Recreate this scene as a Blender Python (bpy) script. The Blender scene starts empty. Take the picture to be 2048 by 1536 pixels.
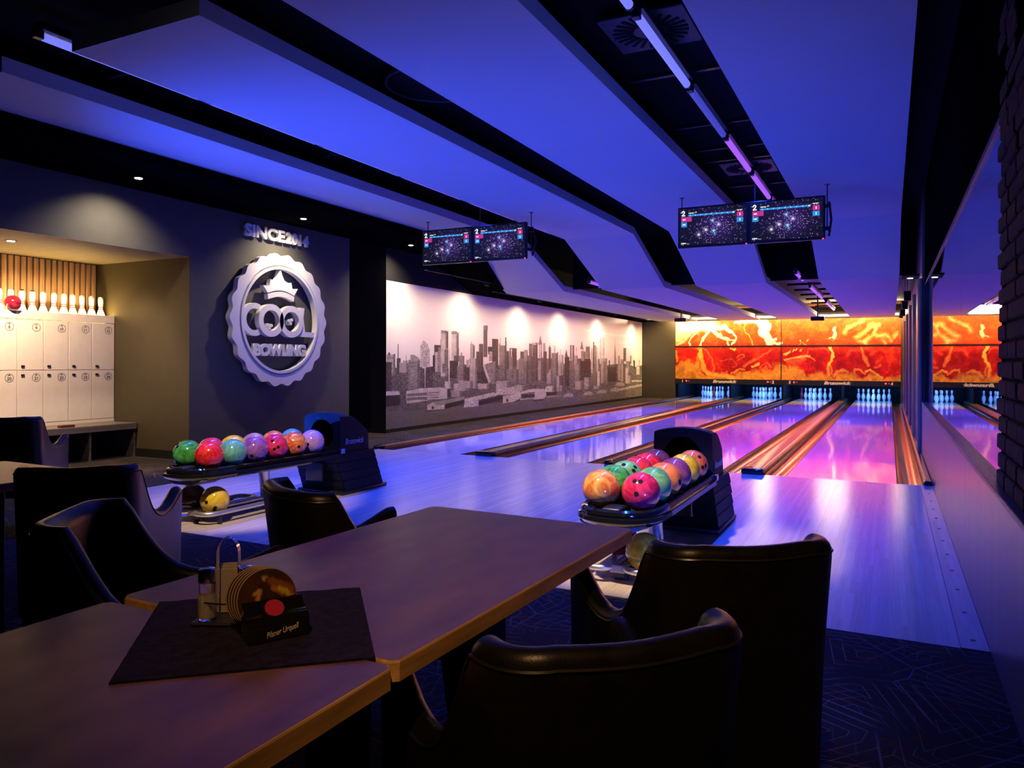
import bpy, bmesh, math, random
import numpy as np
from mathutils import Vector, Matrix

R = math.radians
random.seed(7)
SC = bpy.context.scene
COL = SC.collection

# ------------------------------------------------------------------ camera
FPX, HORIZON, CAM_H, YAW, ROLL = 1506.94, 723.85, 1.231, 26.609, 0.198
cam_data = bpy.data.cameras.new('camera')
cam_data.sensor_fit = 'HORIZONTAL'
cam_data.sensor_width = 36.0
cam_data.lens = FPX / 2048.0 * 36.0
cam_data.shift_y = -(768.0 - HORIZON) / 2048.0
cam_data.clip_start = 0.05
cam_data.clip_end = 120.0
cam = bpy.data.objects.new('camera', cam_data)
COL.objects.link(cam)
cam.matrix_world = (Matrix.Translation((0, 0, CAM_H)) @ Matrix.Rotation(R(YAW), 4, 'Z')
                    @ Matrix.Rotation(R(90), 4, 'X') @ Matrix.Rotation(R(ROLL), 4, 'Z'))
SC.camera = cam

# ------------------------------------------------------------------ world and exposure
world = bpy.data.worlds.new('night')
SC.world = world
world.use_nodes = True
bg = world.node_tree.nodes['Background']
bg.inputs[0].default_value = (0.02, 0.025, 0.06, 1)
bg.inputs[1].default_value = 0.05
SC.view_settings.view_transform = 'Standard'
SC.view_settings.look = 'None'
SC.view_settings.exposure = 0.0
SC.view_settings.gamma = 1.0
SC.view_settings.use_curve_mapping = False
SC.cycles.max_bounces = 6
SC.cycles.diffuse_bounces = 3
SC.cycles.glossy_bounces = 4
SC.cycles.transmission_bounces = 5
SC.cycles.caustics_reflective = False
SC.cycles.caustics_refractive = True

# ------------------------------------------------------------------ light levels (used by the lamp builders below)
UV_WATT = 36.0            # each black-light tube
UV_COLOR = (0.012, 0.055, 1.0)
SPOT_WATT = 130.0          # each warm soffit downlight
WARM = (1.0, 0.80, 0.55)
ADDED_TRACK_WATT = 430.0        # unseen track heads added to brighten the ball racks
MASK_WATT = 410.0         # wash above the masking units
PIN_WATT = 80.0
COVE_WATT = 22.0
MURAL_WATT = 80.0
ADDED_WASHER_WATT = 21.0         # unseen linear washers added to even the light on the mural        # each warm spot over the mural
ADDED_FLOOD_WATT = 700.0      # unseen blue floods added beside the seating to light the hanging panels
ADDED_CAN_WATT = 170.0       # unseen warm can added to light the tables and chairs

def pixel_ray(px, py):
    a, ro = R(YAW), R(ROLL)
    U, V = px - 1024.0, py - HORIZON
    u = U * math.cos(ro) + V * math.sin(ro)
    v = -U * math.sin(ro) + V * math.cos(ro)
    l, w = u / FPX, -v / FPX
    return (l * math.cos(a) - math.sin(a), l * math.sin(a) + math.cos(a), w)

def project(x, y, z):
    """world point(s) -> pixel in the photograph's frame (for laying out flat prints)"""
    a, ro = R(YAW), R(ROLL)
    l = x * math.cos(a) + y * math.sin(a)
    d = -x * math.sin(a) + y * math.cos(a)
    u = FPX * l / d
    v = -FPX * (z - CAM_H) / d
    return 1024 + u * math.cos(ro) - v * math.sin(ro), HORIZON + u * math.sin(ro) + v * math.cos(ro)

# ------------------------------------------------------------------ materials
def new_mat(name):
    m = bpy.data.materials.new(name)
    m.use_nodes = True
    nt = m.node_tree
    return m, nt, nt.nodes['Principled BSDF']

def N(nt, kind, **kw):
    n = nt.nodes.new(kind)
    for k, v in kw.items():
        if k.startswith('i_'):
            key = k[2:]
            n.inputs[int(key) if key.isdigit() else key.replace('_', ' ')].default_value = v
        else:
            setattr(n, k, v)
    return n

def L(nt, a, b):
    nt.links.new(a, b)

def c4(c):
    return (c[0], c[1], c[2], 1.0)

def mat(name, color, rough=0.5, metal=0.0, spec=0.5, coat=0.0, coat_rough=0.05, vary=0.12, scale=(8, 8, 8), bump=0.0, bump_scale=None, detail=4.0, rough_vary=0.0):
    """plain surface with procedural grain: colour mottling by noise, optional relief"""
    m, nt, p = new_mat(name)
    p.inputs['Roughness'].default_value = rough
    p.inputs['Metallic'].default_value = metal
    p.inputs['Specular IOR Level'].default_value = spec
    p.inputs['Coat Weight'].default_value = coat
    p.inputs['Coat Roughness'].default_value = coat_rough
    tc = N(nt, 'ShaderNodeTexCoord')
    mp = N(nt, 'ShaderNodeMapping')
    mp.inputs['Scale'].default_value = scale
    L(nt, tc.outputs['Object'], mp.inputs['Vector'])
    no = N(nt, 'ShaderNodeTexNoise')
    no.inputs['Scale'].default_value = 1.0
    no.inputs['Detail'].default_value = detail
    L(nt, mp.outputs[0], no.inputs['Vector'])
    ra = N(nt, 'ShaderNodeValToRGB')
    ra.color_ramp.elements[0].position = 0.3
    ra.color_ramp.elements[1].position = 0.7
    ra.color_ramp.elements[0].color = c4([max(0, x * (1 - vary)) for x in color])
    ra.color_ramp.elements[1].color = c4([min(1, x * (1 + vary)) for x in color])
    L(nt, no.outputs[0], ra.inputs[0])
    L(nt, ra.outputs[0], p.inputs['Base Color'])
    if rough_vary:
        mr = N(nt, 'ShaderNodeMapRange')
        mr.inputs['To Min'].default_value = max(0, rough - rough_vary)
        mr.inputs['To Max'].default_value = min(1, rough + rough_vary)
        L(nt, no.outputs[0], mr.inputs[0])
        L(nt, mr.outputs[0], p.inputs['Roughness'])
    if bump:
        n2 = no
        if bump_scale:
            n2 = N(nt, 'ShaderNodeTexNoise')
            n2.inputs['Scale'].default_value = bump_scale
            n2.inputs['Detail'].default_value = 3
            L(nt, tc.outputs['Object'], n2.inputs['Vector'])
        b = N(nt, 'ShaderNodeBump')
        b.inputs['Strength'].default_value = bump
        b.inputs['Distance'].default_value = 0.004
        L(nt, n2.outputs[0], b.inputs['Height'])
        L(nt, b.outputs[0], p.inputs['Normal'])
    return m

def emit_mat(name, color, strength, base=(0.02, 0.02, 0.02)):
    m, nt, p = new_mat(name)
    p.inputs['Base Color'].default_value = c4(base)
    p.inputs['Emission Color'].default_value = c4(color)
    p.inputs['Emission Strength'].default_value = strength
    return m

def print_mat(name, rough=0.5, emission=0.0, spec=0.3):
    """flat print: colour from the mesh's own colour attribute"""
    m, nt, p = new_mat(name)
    at = N(nt, 'ShaderNodeAttribute', attribute_name='ink')
    p.inputs['Roughness'].default_value = rough
    p.inputs['Specular IOR Level'].default_value = spec
    if emission:
        p.inputs['Base Color'].default_value = (0.005, 0.005, 0.005, 1)
        L(nt, at.outputs['Color'], p.inputs['Emission Color'])
        p.inputs['Emission Strength'].default_value = emission
    else:
        L(nt, at.outputs['Color'], p.inputs['Base Color'])
    return m

def wood_floor_mat(name, light, dark, rough, coat, bump=0.03, streak=1.0):
    m, nt, p = new_mat(name)
    p.inputs['Roughness'].default_value = rough
    p.inputs['Specular IOR Level'].default_value = 0.5
    p.inputs['Coat Weight'].default_value = coat
    p.inputs['Coat Roughness'].default_value = rough * 0.5
    tc = N(nt, 'ShaderNodeTexCoord')
    sep = N(nt, 'ShaderNodeSeparateXYZ')
    L(nt, tc.outputs['Object'], sep.inputs[0])
    mul = N(nt, 'ShaderNodeMath', operation='MULTIPLY')
    mul.inputs[1].default_value = 39.0 / 1.0668
    L(nt, sep.outputs[0], mul.inputs[0])
    fl = N(nt, 'ShaderNodeMath', operation='FLOOR')
    L(nt, mul.outputs[0], fl.inputs[0])
    # long boards of random length
    wn0 = N(nt, 'ShaderNodeTexWhiteNoise', noise_dimensions='1D')
    L(nt, fl.outputs[0], wn0.inputs['W'])
    my = N(nt, 'ShaderNodeMath', operation='MULTIPLY_ADD')
    my.inputs[1].default_value = 0.55
    L(nt, sep.outputs[1], my.inputs[0])
    L(nt, wn0.outputs['Value'], my.inputs[2])
    fy = N(nt, 'ShaderNodeMath', operation='FLOOR')
    L(nt, my.outputs[0], fy.inputs[0])
    cmb = N(nt, 'ShaderNodeCombineXYZ')
    L(nt, fl.outputs[0], cmb.inputs[0]); L(nt, fy.outputs[0], cmb.inputs[1])
    wn = N(nt, 'ShaderNodeTexWhiteNoise', noise_dimensions='3D')
    L(nt, cmb.outputs[0], wn.inputs['Vector'])
    mp = N(nt, 'ShaderNodeMapping')
    mp.inputs['Scale'].default_value = (90, 3.0, 1)
    L(nt, tc.outputs['Object'], mp.inputs['Vector'])
    no = N(nt, 'ShaderNodeTexNoise')
    no.inputs['Scale'].default_value = 1.0
    no.inputs['Detail'].default_value = 5
    L(nt, mp.outputs[0], no.inputs['Vector'])
    mixf = N(nt, 'ShaderNodeMath', operation='MULTIPLY_ADD')
    mixf.inputs[1].default_value = 0.35 * streak
    L(nt, wn.outputs['Value'], mixf.inputs[0])
    s2 = N(nt, 'ShaderNodeMath', operation='MULTIPLY')
    s2.inputs[1].default_value = 0.65
    L(nt, no.outputs[0], s2.inputs[0])
    L(nt, s2.outputs[0], mixf.inputs[2])
    ra = N(nt, 'ShaderNodeValToRGB')
    ra.color_ramp.elements[0].position = 0.2
    ra.color_ramp.elements[1].position = 0.75
    ra.color_ramp.elements[0].color = c4(dark)
    ra.color_ramp.elements[1].color = c4(light)
    L(nt, mixf.outputs[0], ra.inputs[0])
    L(nt, ra.outputs[0], p.inputs['Base Color'])
    n3 = N(nt, 'ShaderNodeTexNoise')
    mp3 = N(nt, 'ShaderNodeMapping')
    mp3.inputs['Scale'].default_value = (5, 1.6, 1)
    L(nt, tc.outputs['Object'], mp3.inputs['Vector'])
    L(nt, mp3.outputs[0], n3.inputs['Vector'])
    n3.inputs['Scale'].default_value = 1.6
    n3.inputs['Detail'].default_value = 2
    b = N(nt, 'ShaderNodeBump')
    b.inputs['Strength'].default_value = bump
    b.inputs['Distance'].default_value = 0.01
    L(nt, n3.outputs[0], b.inputs['Height'])
    L(nt, b.outputs[0], p.inputs['Normal'])
    if coat:
        L(nt, b.outputs[0], p.inputs['Coat Normal'])
    return m

def carpet_mat(name):
    """dark carpet woven with nested web-like outlines in copper, grey and blue"""
    m, nt, p = new_mat(name)
    p.inputs['Roughness'].default_value = 0.9
    p.inputs['Specular IOR Level'].default_value = 0.1
    tc = N(nt, 'ShaderNodeTexCoord')
    def web(scale, rings, width, off):
        mp = N(nt, 'ShaderNodeMapping')
        mp.inputs['Location'].default_value = off
        L(nt, tc.outputs['Object'], mp.inputs['Vector'])
        v = N(nt, 'ShaderNodeTexVoronoi', feature='DISTANCE_TO_EDGE', voronoi_dimensions='2D')
        v.inputs['Scale'].default_value = scale
        v.inputs['Randomness'].default_value = 0.85
        L(nt, mp.outputs[0], v.inputs['Vector'])
        a = N(nt, 'ShaderNodeMath', operation='MULTIPLY')
        a.inputs[1].default_value = rings
        L(nt, v.outputs['Distance'], a.inputs[0])
        f = N(nt, 'ShaderNodeMath', operation='FRACT')
        L(nt, a.outputs[0], f.inputs[0])
        lt = N(nt, 'ShaderNodeMath', operation='LESS_THAN')
        lt.inputs[1].default_value = width
        L(nt, f.outputs[0], lt.inputs[0])
        n = N(nt, 'ShaderNodeTexNoise')
        n.inputs['Scale'].default_value = 2.6
        L(nt, mp.outputs[0], n.inputs['Vector'])
        gt = N(nt, 'ShaderNodeMapRange')
        gt.inputs['From Min'].default_value = 0.44
        gt.inputs['From Max'].default_value = 0.56
        L(nt, n.outputs[0], gt.inputs[0])
        mu = N(nt, 'ShaderNodeMath', operation='MULTIPLY')
        L(nt, lt.outputs[0], mu.inputs[0]); L(nt, gt.outputs[0], mu.inputs[1])
        return mu.outputs[0]
    def mix(fac, a, b):
        x = N(nt, 'ShaderNodeMix', data_type='RGBA')
        L(nt, fac, x.inputs[0])
        if isinstance(a, tuple): x.inputs[6].default_value = c4(a)
        else: L(nt, a, x.inputs[6])
        x.inputs[7].default_value = c4(b)
        return x.outputs[2]
    no = N(nt, 'ShaderNodeTexNoise')
    no.inputs['Scale'].default_value = 180
    L(nt, tc.outputs['Object'], no.inputs['Vector'])
    ra = N(nt, 'ShaderNodeValToRGB')
    ra.color_ramp.elements[0].color = (0.010, 0.010, 0.011, 1)
    ra.color_ramp.elements[1].color = (0.030, 0.029, 0.028, 1)
    L(nt, no.outputs[0], ra.inputs[0])
    b0 = N(nt, 'ShaderNodeTexNoise')
    b0.inputs['Scale'].default_value = 9
    L(nt, tc.outputs['Object'], b0.inputs['Vector'])
    gt = N(nt, 'ShaderNodeMath', operation='GREATER_THAN')
    gt.inputs[1].default_value = 0.64
    L(nt, b0.outputs[0], gt.inputs[0])
    col = mix(gt.outputs[0], ra.outputs[0], (0.05, 0.02, 0.010))
    col = mix(web(2.3, 9, 0.085, (0.3, 0.1, 0)), col, (0.20, 0.10, 0.055))
    col = mix(web(1.9, 8, 0.06, (5.3, 2.2, 0)), col, (0.085, 0.08, 0.08))
    col = mix(web(2.1, 9, 0.05, (11.3, 7.2, 0)), col, (0.12, 0.12, 0.20))
    L(nt, col, p.inputs['Base Color'])
    b = N(nt, 'ShaderNodeBump')
    b.inputs['Strength'].default_value = 0.4
    b.inputs['Distance'].default_value = 0.004
    L(nt, no.outputs[0], b.inputs['Height'])
    L(nt, b.outputs[0], p.inputs['Normal'])
    return m

def swirl_mat(name, a, b, scale=9.0, rough=0.12):
    """pearl bowling-ball resin with swirled veins"""
    m, nt, p = new_mat(name)
    p.inputs['Roughness'].default_value = rough
    p.inputs['Coat Weight'].default_value = 0.6
    p.inputs['Coat Roughness'].default_value = 0.06
    tc = N(nt, 'ShaderNodeTexCoord')
    n1 = N(nt, 'ShaderNodeTexNoise')
    n1.inputs['Scale'].default_value = scale
    n1.inputs['Detail'].default_value = 4
    n1.inputs['Distortion'].default_value = 2.2
    L(nt, tc.outputs['Object'], n1.inputs['Vector'])
    ra = N(nt, 'ShaderNodeValToRGB')
    ra.color_ramp.elements[0].position = 0.38
    ra.color_ramp.elements[1].position = 0.68
    ra.color_ramp.elements[0].color = c4(a)
    ra.color_ramp.elements[1].color = c4(b)
    L(nt, n1.outputs[0], ra.inputs[0])
    L(nt, ra.outputs[0], p.inputs['Base Color'])
    return m

def glass_mat(name):
    m, nt, p = new_mat(name)
    p.inputs['Base Color'].default_value = (0.55, 0.58, 0.62, 1)
    p.inputs['Roughness'].default_value = 0.0
    p.inputs['IOR'].default_value = 1.7
    p.inputs['Transmission Weight'].default_value = 1.0
    tc = N(nt, 'ShaderNodeTexCoord')
    no = N(nt, 'ShaderNodeTexNoise')
    no.inputs['Scale'].default_value = 0.6
    L(nt, tc.outputs['Object'], no.inputs['Vector'])
    b = N(nt, 'ShaderNodeBump')
    b.inputs['Strength'].default_value = 0.01
    b.inputs['Distance'].default_value = 0.01
    L(nt, no.outputs[0], b.inputs['Height'])
    L(nt, b.outputs[0], p.inputs['Normal'])
    return m

M = {}
M['carpet'] = carpet_mat('carpet_web')
M['approach'] = wood_floor_mat('maple_approach', (0.66, 0.54, 0.47), (0.52, 0.40, 0.33), 0.20, 0.0, bump=0.02)
M['lane'] = wood_floor_mat('lane_synthetic', (0.66, 0.57, 0.52), (0.57, 0.47, 0.42), 0.06, 0.0, bump=0.012, streak=0.6)
M['gutter'] = mat('gutter_plastic', (0.16, 0.085, 0.030), 0.22, metal=0.75, spec=0.6, vary=0.3, scale=(4, 1, 4), bump=0.06)
M['capping'] = mat('capping_brown', (0.34, 0.20, 0.075), 0.27, metal=0.8, spec=0.6, vary=0.2, scale=(10, 1, 10), bump=0.03)
M['black_gloss'] = mat('black_gloss', (0.006, 0.006, 0.007), 0.12, spec=0.6, coat=0.5)
M['black_satin'] = mat('black_satin', (0.010, 0.010, 0.012), 0.36, spec=0.5, bump=0.05, bump_scale=300)
M['void'] = mat('unlit_black_paint', (0.003, 0.003, 0.0035), 0.9, spec=0.0)
M['hood'] = mat('black_hood_plastic', (0.006, 0.006, 0.007), 0.5, spec=0.25)
M['black_matt'] = mat('black_matt', (0.006, 0.006, 0.007), 0.8, spec=0.2)
M['panel'] = mat('white_ceiling_board', (0.52, 0.54, 0.59), 0.75, spec=0.2, vary=0.02, scale=(1, 1, 1))
M['ceiling'] = mat('black_ceiling', (0.008, 0.008, 0.010), 0.9, spec=0.1)
M['ceiling_cream'] = mat('cream_ceiling', (0.62, 0.55, 0.42), 0.85, spec=0.1, vary=0.04)
M['wall_dark'] = mat('charcoal_wall_paint', (0.085, 0.083, 0.074), 0.62, spec=0.35, vary=0.05, bump=0.05, bump_scale=220)
M['wall_black'] = mat('black_wall_paint', (0.010, 0.010, 0.011), 0.7, spec=0.25, vary=0.05)
M['olive'] = mat('olive_wall_paint', (0.060, 0.050, 0.030), 0.5, spec=0.4, vary=0.05)
M['wainscot'] = mat('grey_wall_board', (0.14, 0.13, 0.14), 0.32, spec=0.5, vary=0.06, scale=(1, 14, 0.6), rough_vary=0.06)
M['white_sign'] = mat('white_sign_lacquer', (0.80, 0.78, 0.74), 0.45, vary=0.03)
M['locker'] = mat('white_locker_board', (0.78, 0.74, 0.68), 0.5, vary=0.03)
M['ink'] = mat('black_ink', (0.012, 0.012, 0.014), 0.6)
M['bench'] = mat('grey_wood_bench', (0.16, 0.13, 0.11), 0.45, vary=0.25, scale=(3, 1, 40))
M['slat'] = mat('pine_slat', (0.42, 0.25, 0.13), 0.55, vary=0.35, scale=(26, 26, 2.2), detail=6, bump=0.1)
M['pin'] = mat('pin_plastic', (0.85, 0.84, 0.82), 0.25, coat=0.5, vary=0.03)
M['pin_red'] = mat('pin_red', (0.62, 0.03, 0.05), 0.3, coat=0.4)
M['char'] = mat('charred_top', (0.03, 0.02, 0.02), 0.8)
M['leather'] = mat('black_leather', (0.007, 0.0065, 0.0065), 0.34, spec=0.40, vary=0.25, scale=(30, 30, 30), bump=0.10, bump_scale=420, rough_vary=0.05)
M['thread'] = mat('leather_piping', (0.014, 0.012, 0.011), 0.35, spec=0.6)
M['darkwood'] = mat('dark_stained_wood', (0.018, 0.011, 0.008), 0.45, vary=0.3, scale=(30, 30, 3))
M['tabletop'] = mat('worn_brown_laminate', (0.19, 0.105, 0.095), 0.34, spec=0.5, vary=0.35, scale=(14, 5, 5), detail=7, bump=0.05, bump_scale=26, rough_vary=0.05)
M['tableedge'] = mat('oak_edge_band', (0.58, 0.34, 0.12), 0.42, vary=0.35, scale=(40, 4, 40), detail=6, bump=0.08)
M['napkin'] = mat('navy_woven_mat', (0.016, 0.012, 0.034), 0.85, spec=0.2, vary=0.5, scale=(60, 60, 60), bump=0.35, bump_scale=60)
M['chrome'] = mat('chrome', (0.75, 0.75, 0.77), 0.12, metal=1.0, vary=0.03)
M['alu'] = mat('brushed_aluminium', (0.62, 0.61, 0.62), 0.34, metal=0.85, vary=0.06, scale=(30, 4, 30))
M['steel_dark'] = mat('dark_steel', (0.08, 0.08, 0.09), 0.4, metal=0.8)
M['brick'] = mat('dark_painted_brick', (0.020, 0.013, 0.015), 0.85, spec=0.2, vary=0.5, scale=(30, 30, 30), bump=0.6, bump_scale=60)
M['mortar'] = mat('dark_mortar', (0.010, 0.008, 0.009), 0.95, spec=0.1, bump=0.4, bump_scale=90)
M['sill'] = mat('stone_sill', (0.12, 0.10, 0.085), 0.4, vary=0.45, scale=(40, 40, 40), bump=0.3, bump_scale=60)
M['rib'] = mat('lacquered_rib', (0.13, 0.115, 0.11), 0.34, vary=0.06, scale=(6, 6, 1))
M['baseboard'] = mat('black_baseboard', (0.008, 0.008, 0.008), 0.45)
M['grey_bracket'] = mat('grey_bracket', (0.30, 0.29, 0.30), 0.45, metal=0.3)
M['salt'] = mat('salt_grains', (0.72, 0.66, 0.55), 0.9, vary=0.1, scale=(300, 300, 300))
M['pepper'] = mat('pepper_grains', (0.06, 0.04, 0.03), 0.9, vary=0.6, scale=(300, 300, 300))
M['paper'] = mat('sugar_paper', (0.34, 0.30, 0.26), 0.7, vary=0.08)
M['seal_red'] = mat('red_seal', (0.42, 0.012, 0.05), 0.4)
M['lettering'] = mat('cream_lettering', (0.72, 0.62, 0.48), 0.5)
M['hood_lettering'] = mat('silver_lettering', (0.55, 0.55, 0.62), 0.4)
M['glass'] = glass_mat('partition_glass')
M['clear'] = glass_mat('shaker_glass')
M['clear'].node_tree.nodes['Principled BSDF'].inputs['IOR'].default_value = 1.45
M['clear'].node_tree.nodes['Principled BSDF'].inputs['Base Color'].default_value = (0.95, 0.95, 0.95, 1)
M['tube_uv'] = emit_mat('black_light_tube', (0.16, 0.18, 1.0), 1.2)
M['tube_violet'] = emit_mat('violet_tube', (0.36, 0.10, 1.0), 1.1)
M['tube_dim'] = emit_mat('aged_black_light_tube', (0.05, 0.06, 0.55), 0.9)
M['lens'] = emit_mat('downlight_lens', (1.0, 0.86, 0.62), 14.0)
M['strip'] = emit_mat('warm_light_panel', (1.0, 0.80, 0.48), 3.2)
M['led'] = emit_mat('red_led', (1.0, 0.02, 0.05), 6.0)
M['led_dim'] = emit_mat('red_indicator', (0.8, 0.01, 0.03), 1.2)
M['trough'] = emit_mat('trough_light', (1.0, 0.72, 0.22), 9.0)
M['mural'] = print_mat('city_mural_print', 0.38, spec=0.2)
M['mask'] = print_mat('masking_print', 0.4)
M['screen'] = print_mat('score_screen', 0.25, emission=1.0)
M['beermat'] = print_mat('beer_mat_print', 0.7)

# ------------------------------------------------------------------ geometry helpers
def finish(name, me, material, parent=None, smooth=False, loc=None, rotz=0.0):
    if material is not None:
        me.materials.append(material)
    if smooth:
        me.polygons.foreach_set('use_smooth', [True] * len(me.polygons))
    o = bpy.data.objects.new(name, me)
    COL.objects.link(o)
    if parent is not None:
        o.parent = parent
    if loc is not None:
        o.location = loc
    if rotz:
        o.rotation_euler = (0, 0, rotz)
    return o

def pydata(name, verts, faces, material, parent=None, smooth=False, **kw):
    me = bpy.data.meshes.new(name)
    me.from_pydata(verts, [], faces)
    me.update()
    return finish(name, me, material, parent, smooth, **kw)

class B:
    """collects shapes into one mesh"""
    def __init__(self):
        self.bm = bmesh.new()
    def add(self, verts, faces):
        vs = [self.bm.verts.new(v) for v in verts]
        for f in faces:
            try:
                self.bm.faces.new([vs[i] for i in f])
            except ValueError:
                pass
        return vs
    def box(self, x0, x1, y0, y1, z0, z1, bevel=0.0, seg=2):
        if bevel:
            t = bmesh.new()
            bmesh.ops.create_cube(t, size=1.0)
            for v in t.verts:
                v.co = Vector(((x0 + x1) / 2 + v.co.x * (x1 - x0), (y0 + y1) / 2 + v.co.y * (y1 - y0), (z0 + z1) / 2 + v.co.z * (z1 - z0)))
            bmesh.ops.bevel(t, geom=list(t.edges), offset=bevel, segments=seg, affect='EDGES', profile=0.5)
            self.merge(t)
        else:
            v = [(x0, y0, z0), (x1, y0, z0), (x1, y1, z0), (x0, y1, z0), (x0, y0, z1), (x1, y0, z1), (x1, y1, z1), (x0, y1, z1)]
            self.add(v, [(3, 2, 1, 0), (4, 5, 6, 7), (0, 1, 5, 4), (1, 2, 6, 5), (2, 3, 7, 6), (3, 0, 4, 7)])
        return self
    def merge(self, t, mtx=None):
        t.verts.index_update()
        vs = [self.bm.verts.new((mtx @ v.co) if mtx else v.co) for v in t.verts]
        for f in t.faces:
            try:
                self.bm.faces.new([vs[v.index] for v in f.verts])
            except ValueError:
                pass
        t.free()
    def prism(self, poly, axis, a0, a1):
        """extrude a closed 2D outline along an axis; outline coords are the two other axes in order"""
        def pt(p, a):
            if axis == 'x': return (a, p[0], p[1])
            if axis == 'y': return (p[0], a, p[1])
            return (p[0], p[1], a)
        n = len(poly)
        v = [pt(p, a0) for p in poly] + [pt(p, a1) for p in poly]
        f = [tuple(range(n)), tuple(range(2 * n - 1, n - 1, -1))]
        f += [(i, n + i, n + (i + 1) % n, (i + 1) % n) for i in range(n)]
        self.add(v, f)
        return self
    def lathe(self, prof, center=(0, 0, 0), seg=24, caps=True):
        """prof: (radius, z) list, bottom to top"""
        cx, cy, cz = center
        v, f = [], []
        for r, z in prof:
            for k in range(seg):
                a = 2 * math.pi * k / seg
                v.append((cx + r * math.cos(a), cy + r * math.sin(a), cz + z))
        for i in range(len(prof) - 1):
            for k in range(seg):
                k2 = (k + 1) % seg
                f.append((i * seg + k, i * seg + k2, (i + 1) * seg + k2, (i + 1) * seg + k))
        if caps:
            f.append(tuple(reversed(range(seg))))
            f.append(tuple((len(prof) - 1) * seg + k for k in range(seg)))
        self.add(v, f)
        return self
    def tube(self, path, r, seg=10, closed=False, caps=True):
        pts = [Vector(p) for p in path]
        n = len(pts)
        rr = r if isinstance(r, (list, tuple)) else [r] * n
        v, f = [], []
        up = Vector((0, 0, 1))
        prev = None
        for i, p in enumerate(pts):
            if closed:
                d = pts[(i + 1) % n] - pts[i - 1]
            else:
                d = pts[min(i + 1, n - 1)] - pts[max(i - 1, 0)]
            d.normalize()
            if prev is None:
                a = d.cross(up)
                if a.length < 1e-3:
                    a = d.cross(Vector((1, 0, 0)))
            else:
                a = prev - d * prev.dot(d)
            a.normalize()
            b = d.cross(a)
            prev = a
            for k in range(seg):
                t = 2 * math.pi * k / seg
                v.append(tuple(p + (a * math.cos(t) + b * math.sin(t)) * rr[i]))
        m = n if closed else n - 1
        for i in range(m):
            j = (i + 1) % n
            for k in range(seg):
                k2 = (k + 1) % seg
                f.append((i * seg + k, i * seg + k2, j * seg + k2, j * seg + k))
        if caps and not closed:
            f.append(tuple(reversed(range(seg))))
            f.append(tuple((n - 1) * seg + k for k in range(seg)))
        self.add(v, f)
        return self
    def build(self, name, material, parent=None, smooth=False, normals=True, **kw):
        if normals:
            bmesh.ops.recalc_face_normals(self.bm, faces=self.bm.faces)
        me = bpy.data.meshes.new(name)
        self.bm.to_mesh(me)
        self.bm.free()
        if smooth:
            for p in me.polygons:
                p.use_smooth = True
            try:
                me.set_sharp_from_angle(angle=R(38))
            except Exception:
                pass
        return finish(name, me, material, parent, False, **kw)

def empty(name, loc=(0, 0, 0), rotz=0.0):
    o = bpy.data.objects.new(name, None)
    o.empty_display_size = 0.1
    COL.objects.link(o)
    o.location = loc
    o.rotation_euler = (0, 0, rotz)
    return o

def tag(o, label, cat, group=None):
    o['label'] = label
    o['category'] = cat
    if group:
        o['group'] = group
    return o

def struct(o):
    o['kind'] = 'structure'
    return o

def copy_tree(o, parent=None):
    c = o.copy()
    COL.objects.link(c)
    c.parent = parent
    for ch in list(o.children):
        copy_tree(ch, c)
    return c

def text_mesh(s, size, depth, offset=0.0, shear=0.0, spacing=1.0, align='CENTER'):
    cu = bpy.data.curves.new('t', 'FONT')
    cu.body = s
    cu.size = size
    cu.extrude = depth / 2
    cu.offset = offset
    cu.shear = shear
    cu.space_character = spacing
    cu.align_x = align
    cu.align_y = 'CENTER'
    cu.resolution_u = 4
    o = bpy.data.objects.new('t', cu)
    COL.objects.link(o)
    dg = bpy.context.evaluated_depsgraph_get()
    me = bpy.data.meshes.new_from_object(o.evaluated_get(dg))
    bpy.data.objects.remove(o)
    bpy.data.curves.remove(cu)
    return me

def text_obj(name, s, size, depth, material, parent, mtx, width=None, height=None, **kw):
    """letters laid in local XY, then placed by a matrix; optionally scaled to a width / cap height"""
    me = text_mesh(s, size, depth, **kw)
    me.materials.clear()
    n = len(me.vertices)
    co = np.empty(n * 3, dtype=np.float32)
    me.vertices.foreach_get('co', co)
    co = co.reshape(-1, 3)
    lo, hi = co.min(0), co.max(0)
    co[:, :2] -= (lo[:2] + hi[:2]) / 2
    if width:
        co[:, 0] *= width / (hi[0] - lo[0])
    if height:
        co[:, 1] *= height / (hi[1] - lo[1])
    m3 = np.array(mtx)
    co = co @ m3[:3, :3].T + m3[:3, 3]
    me.vertices.foreach_set('co', co.astype(np.float32).ravel())
    me.update()
    return finish(name, me, material, parent)

def facing_minus_y(x, y, z):
    """text plane whose reader looks along +Y"""
    return Matrix.Translation((x, y, z)) @ Matrix.Rotation(R(90), 4, 'X')

def facing_plus_x(x, y, z):
    """text plane on a wall that faces +X: letters run along +Y"""
    return Matrix.Translation((x, y, z)) @ Matrix.Rotation(R(90), 4, 'Z') @ Matrix.Rotation(R(90), 4, 'X')

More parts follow.
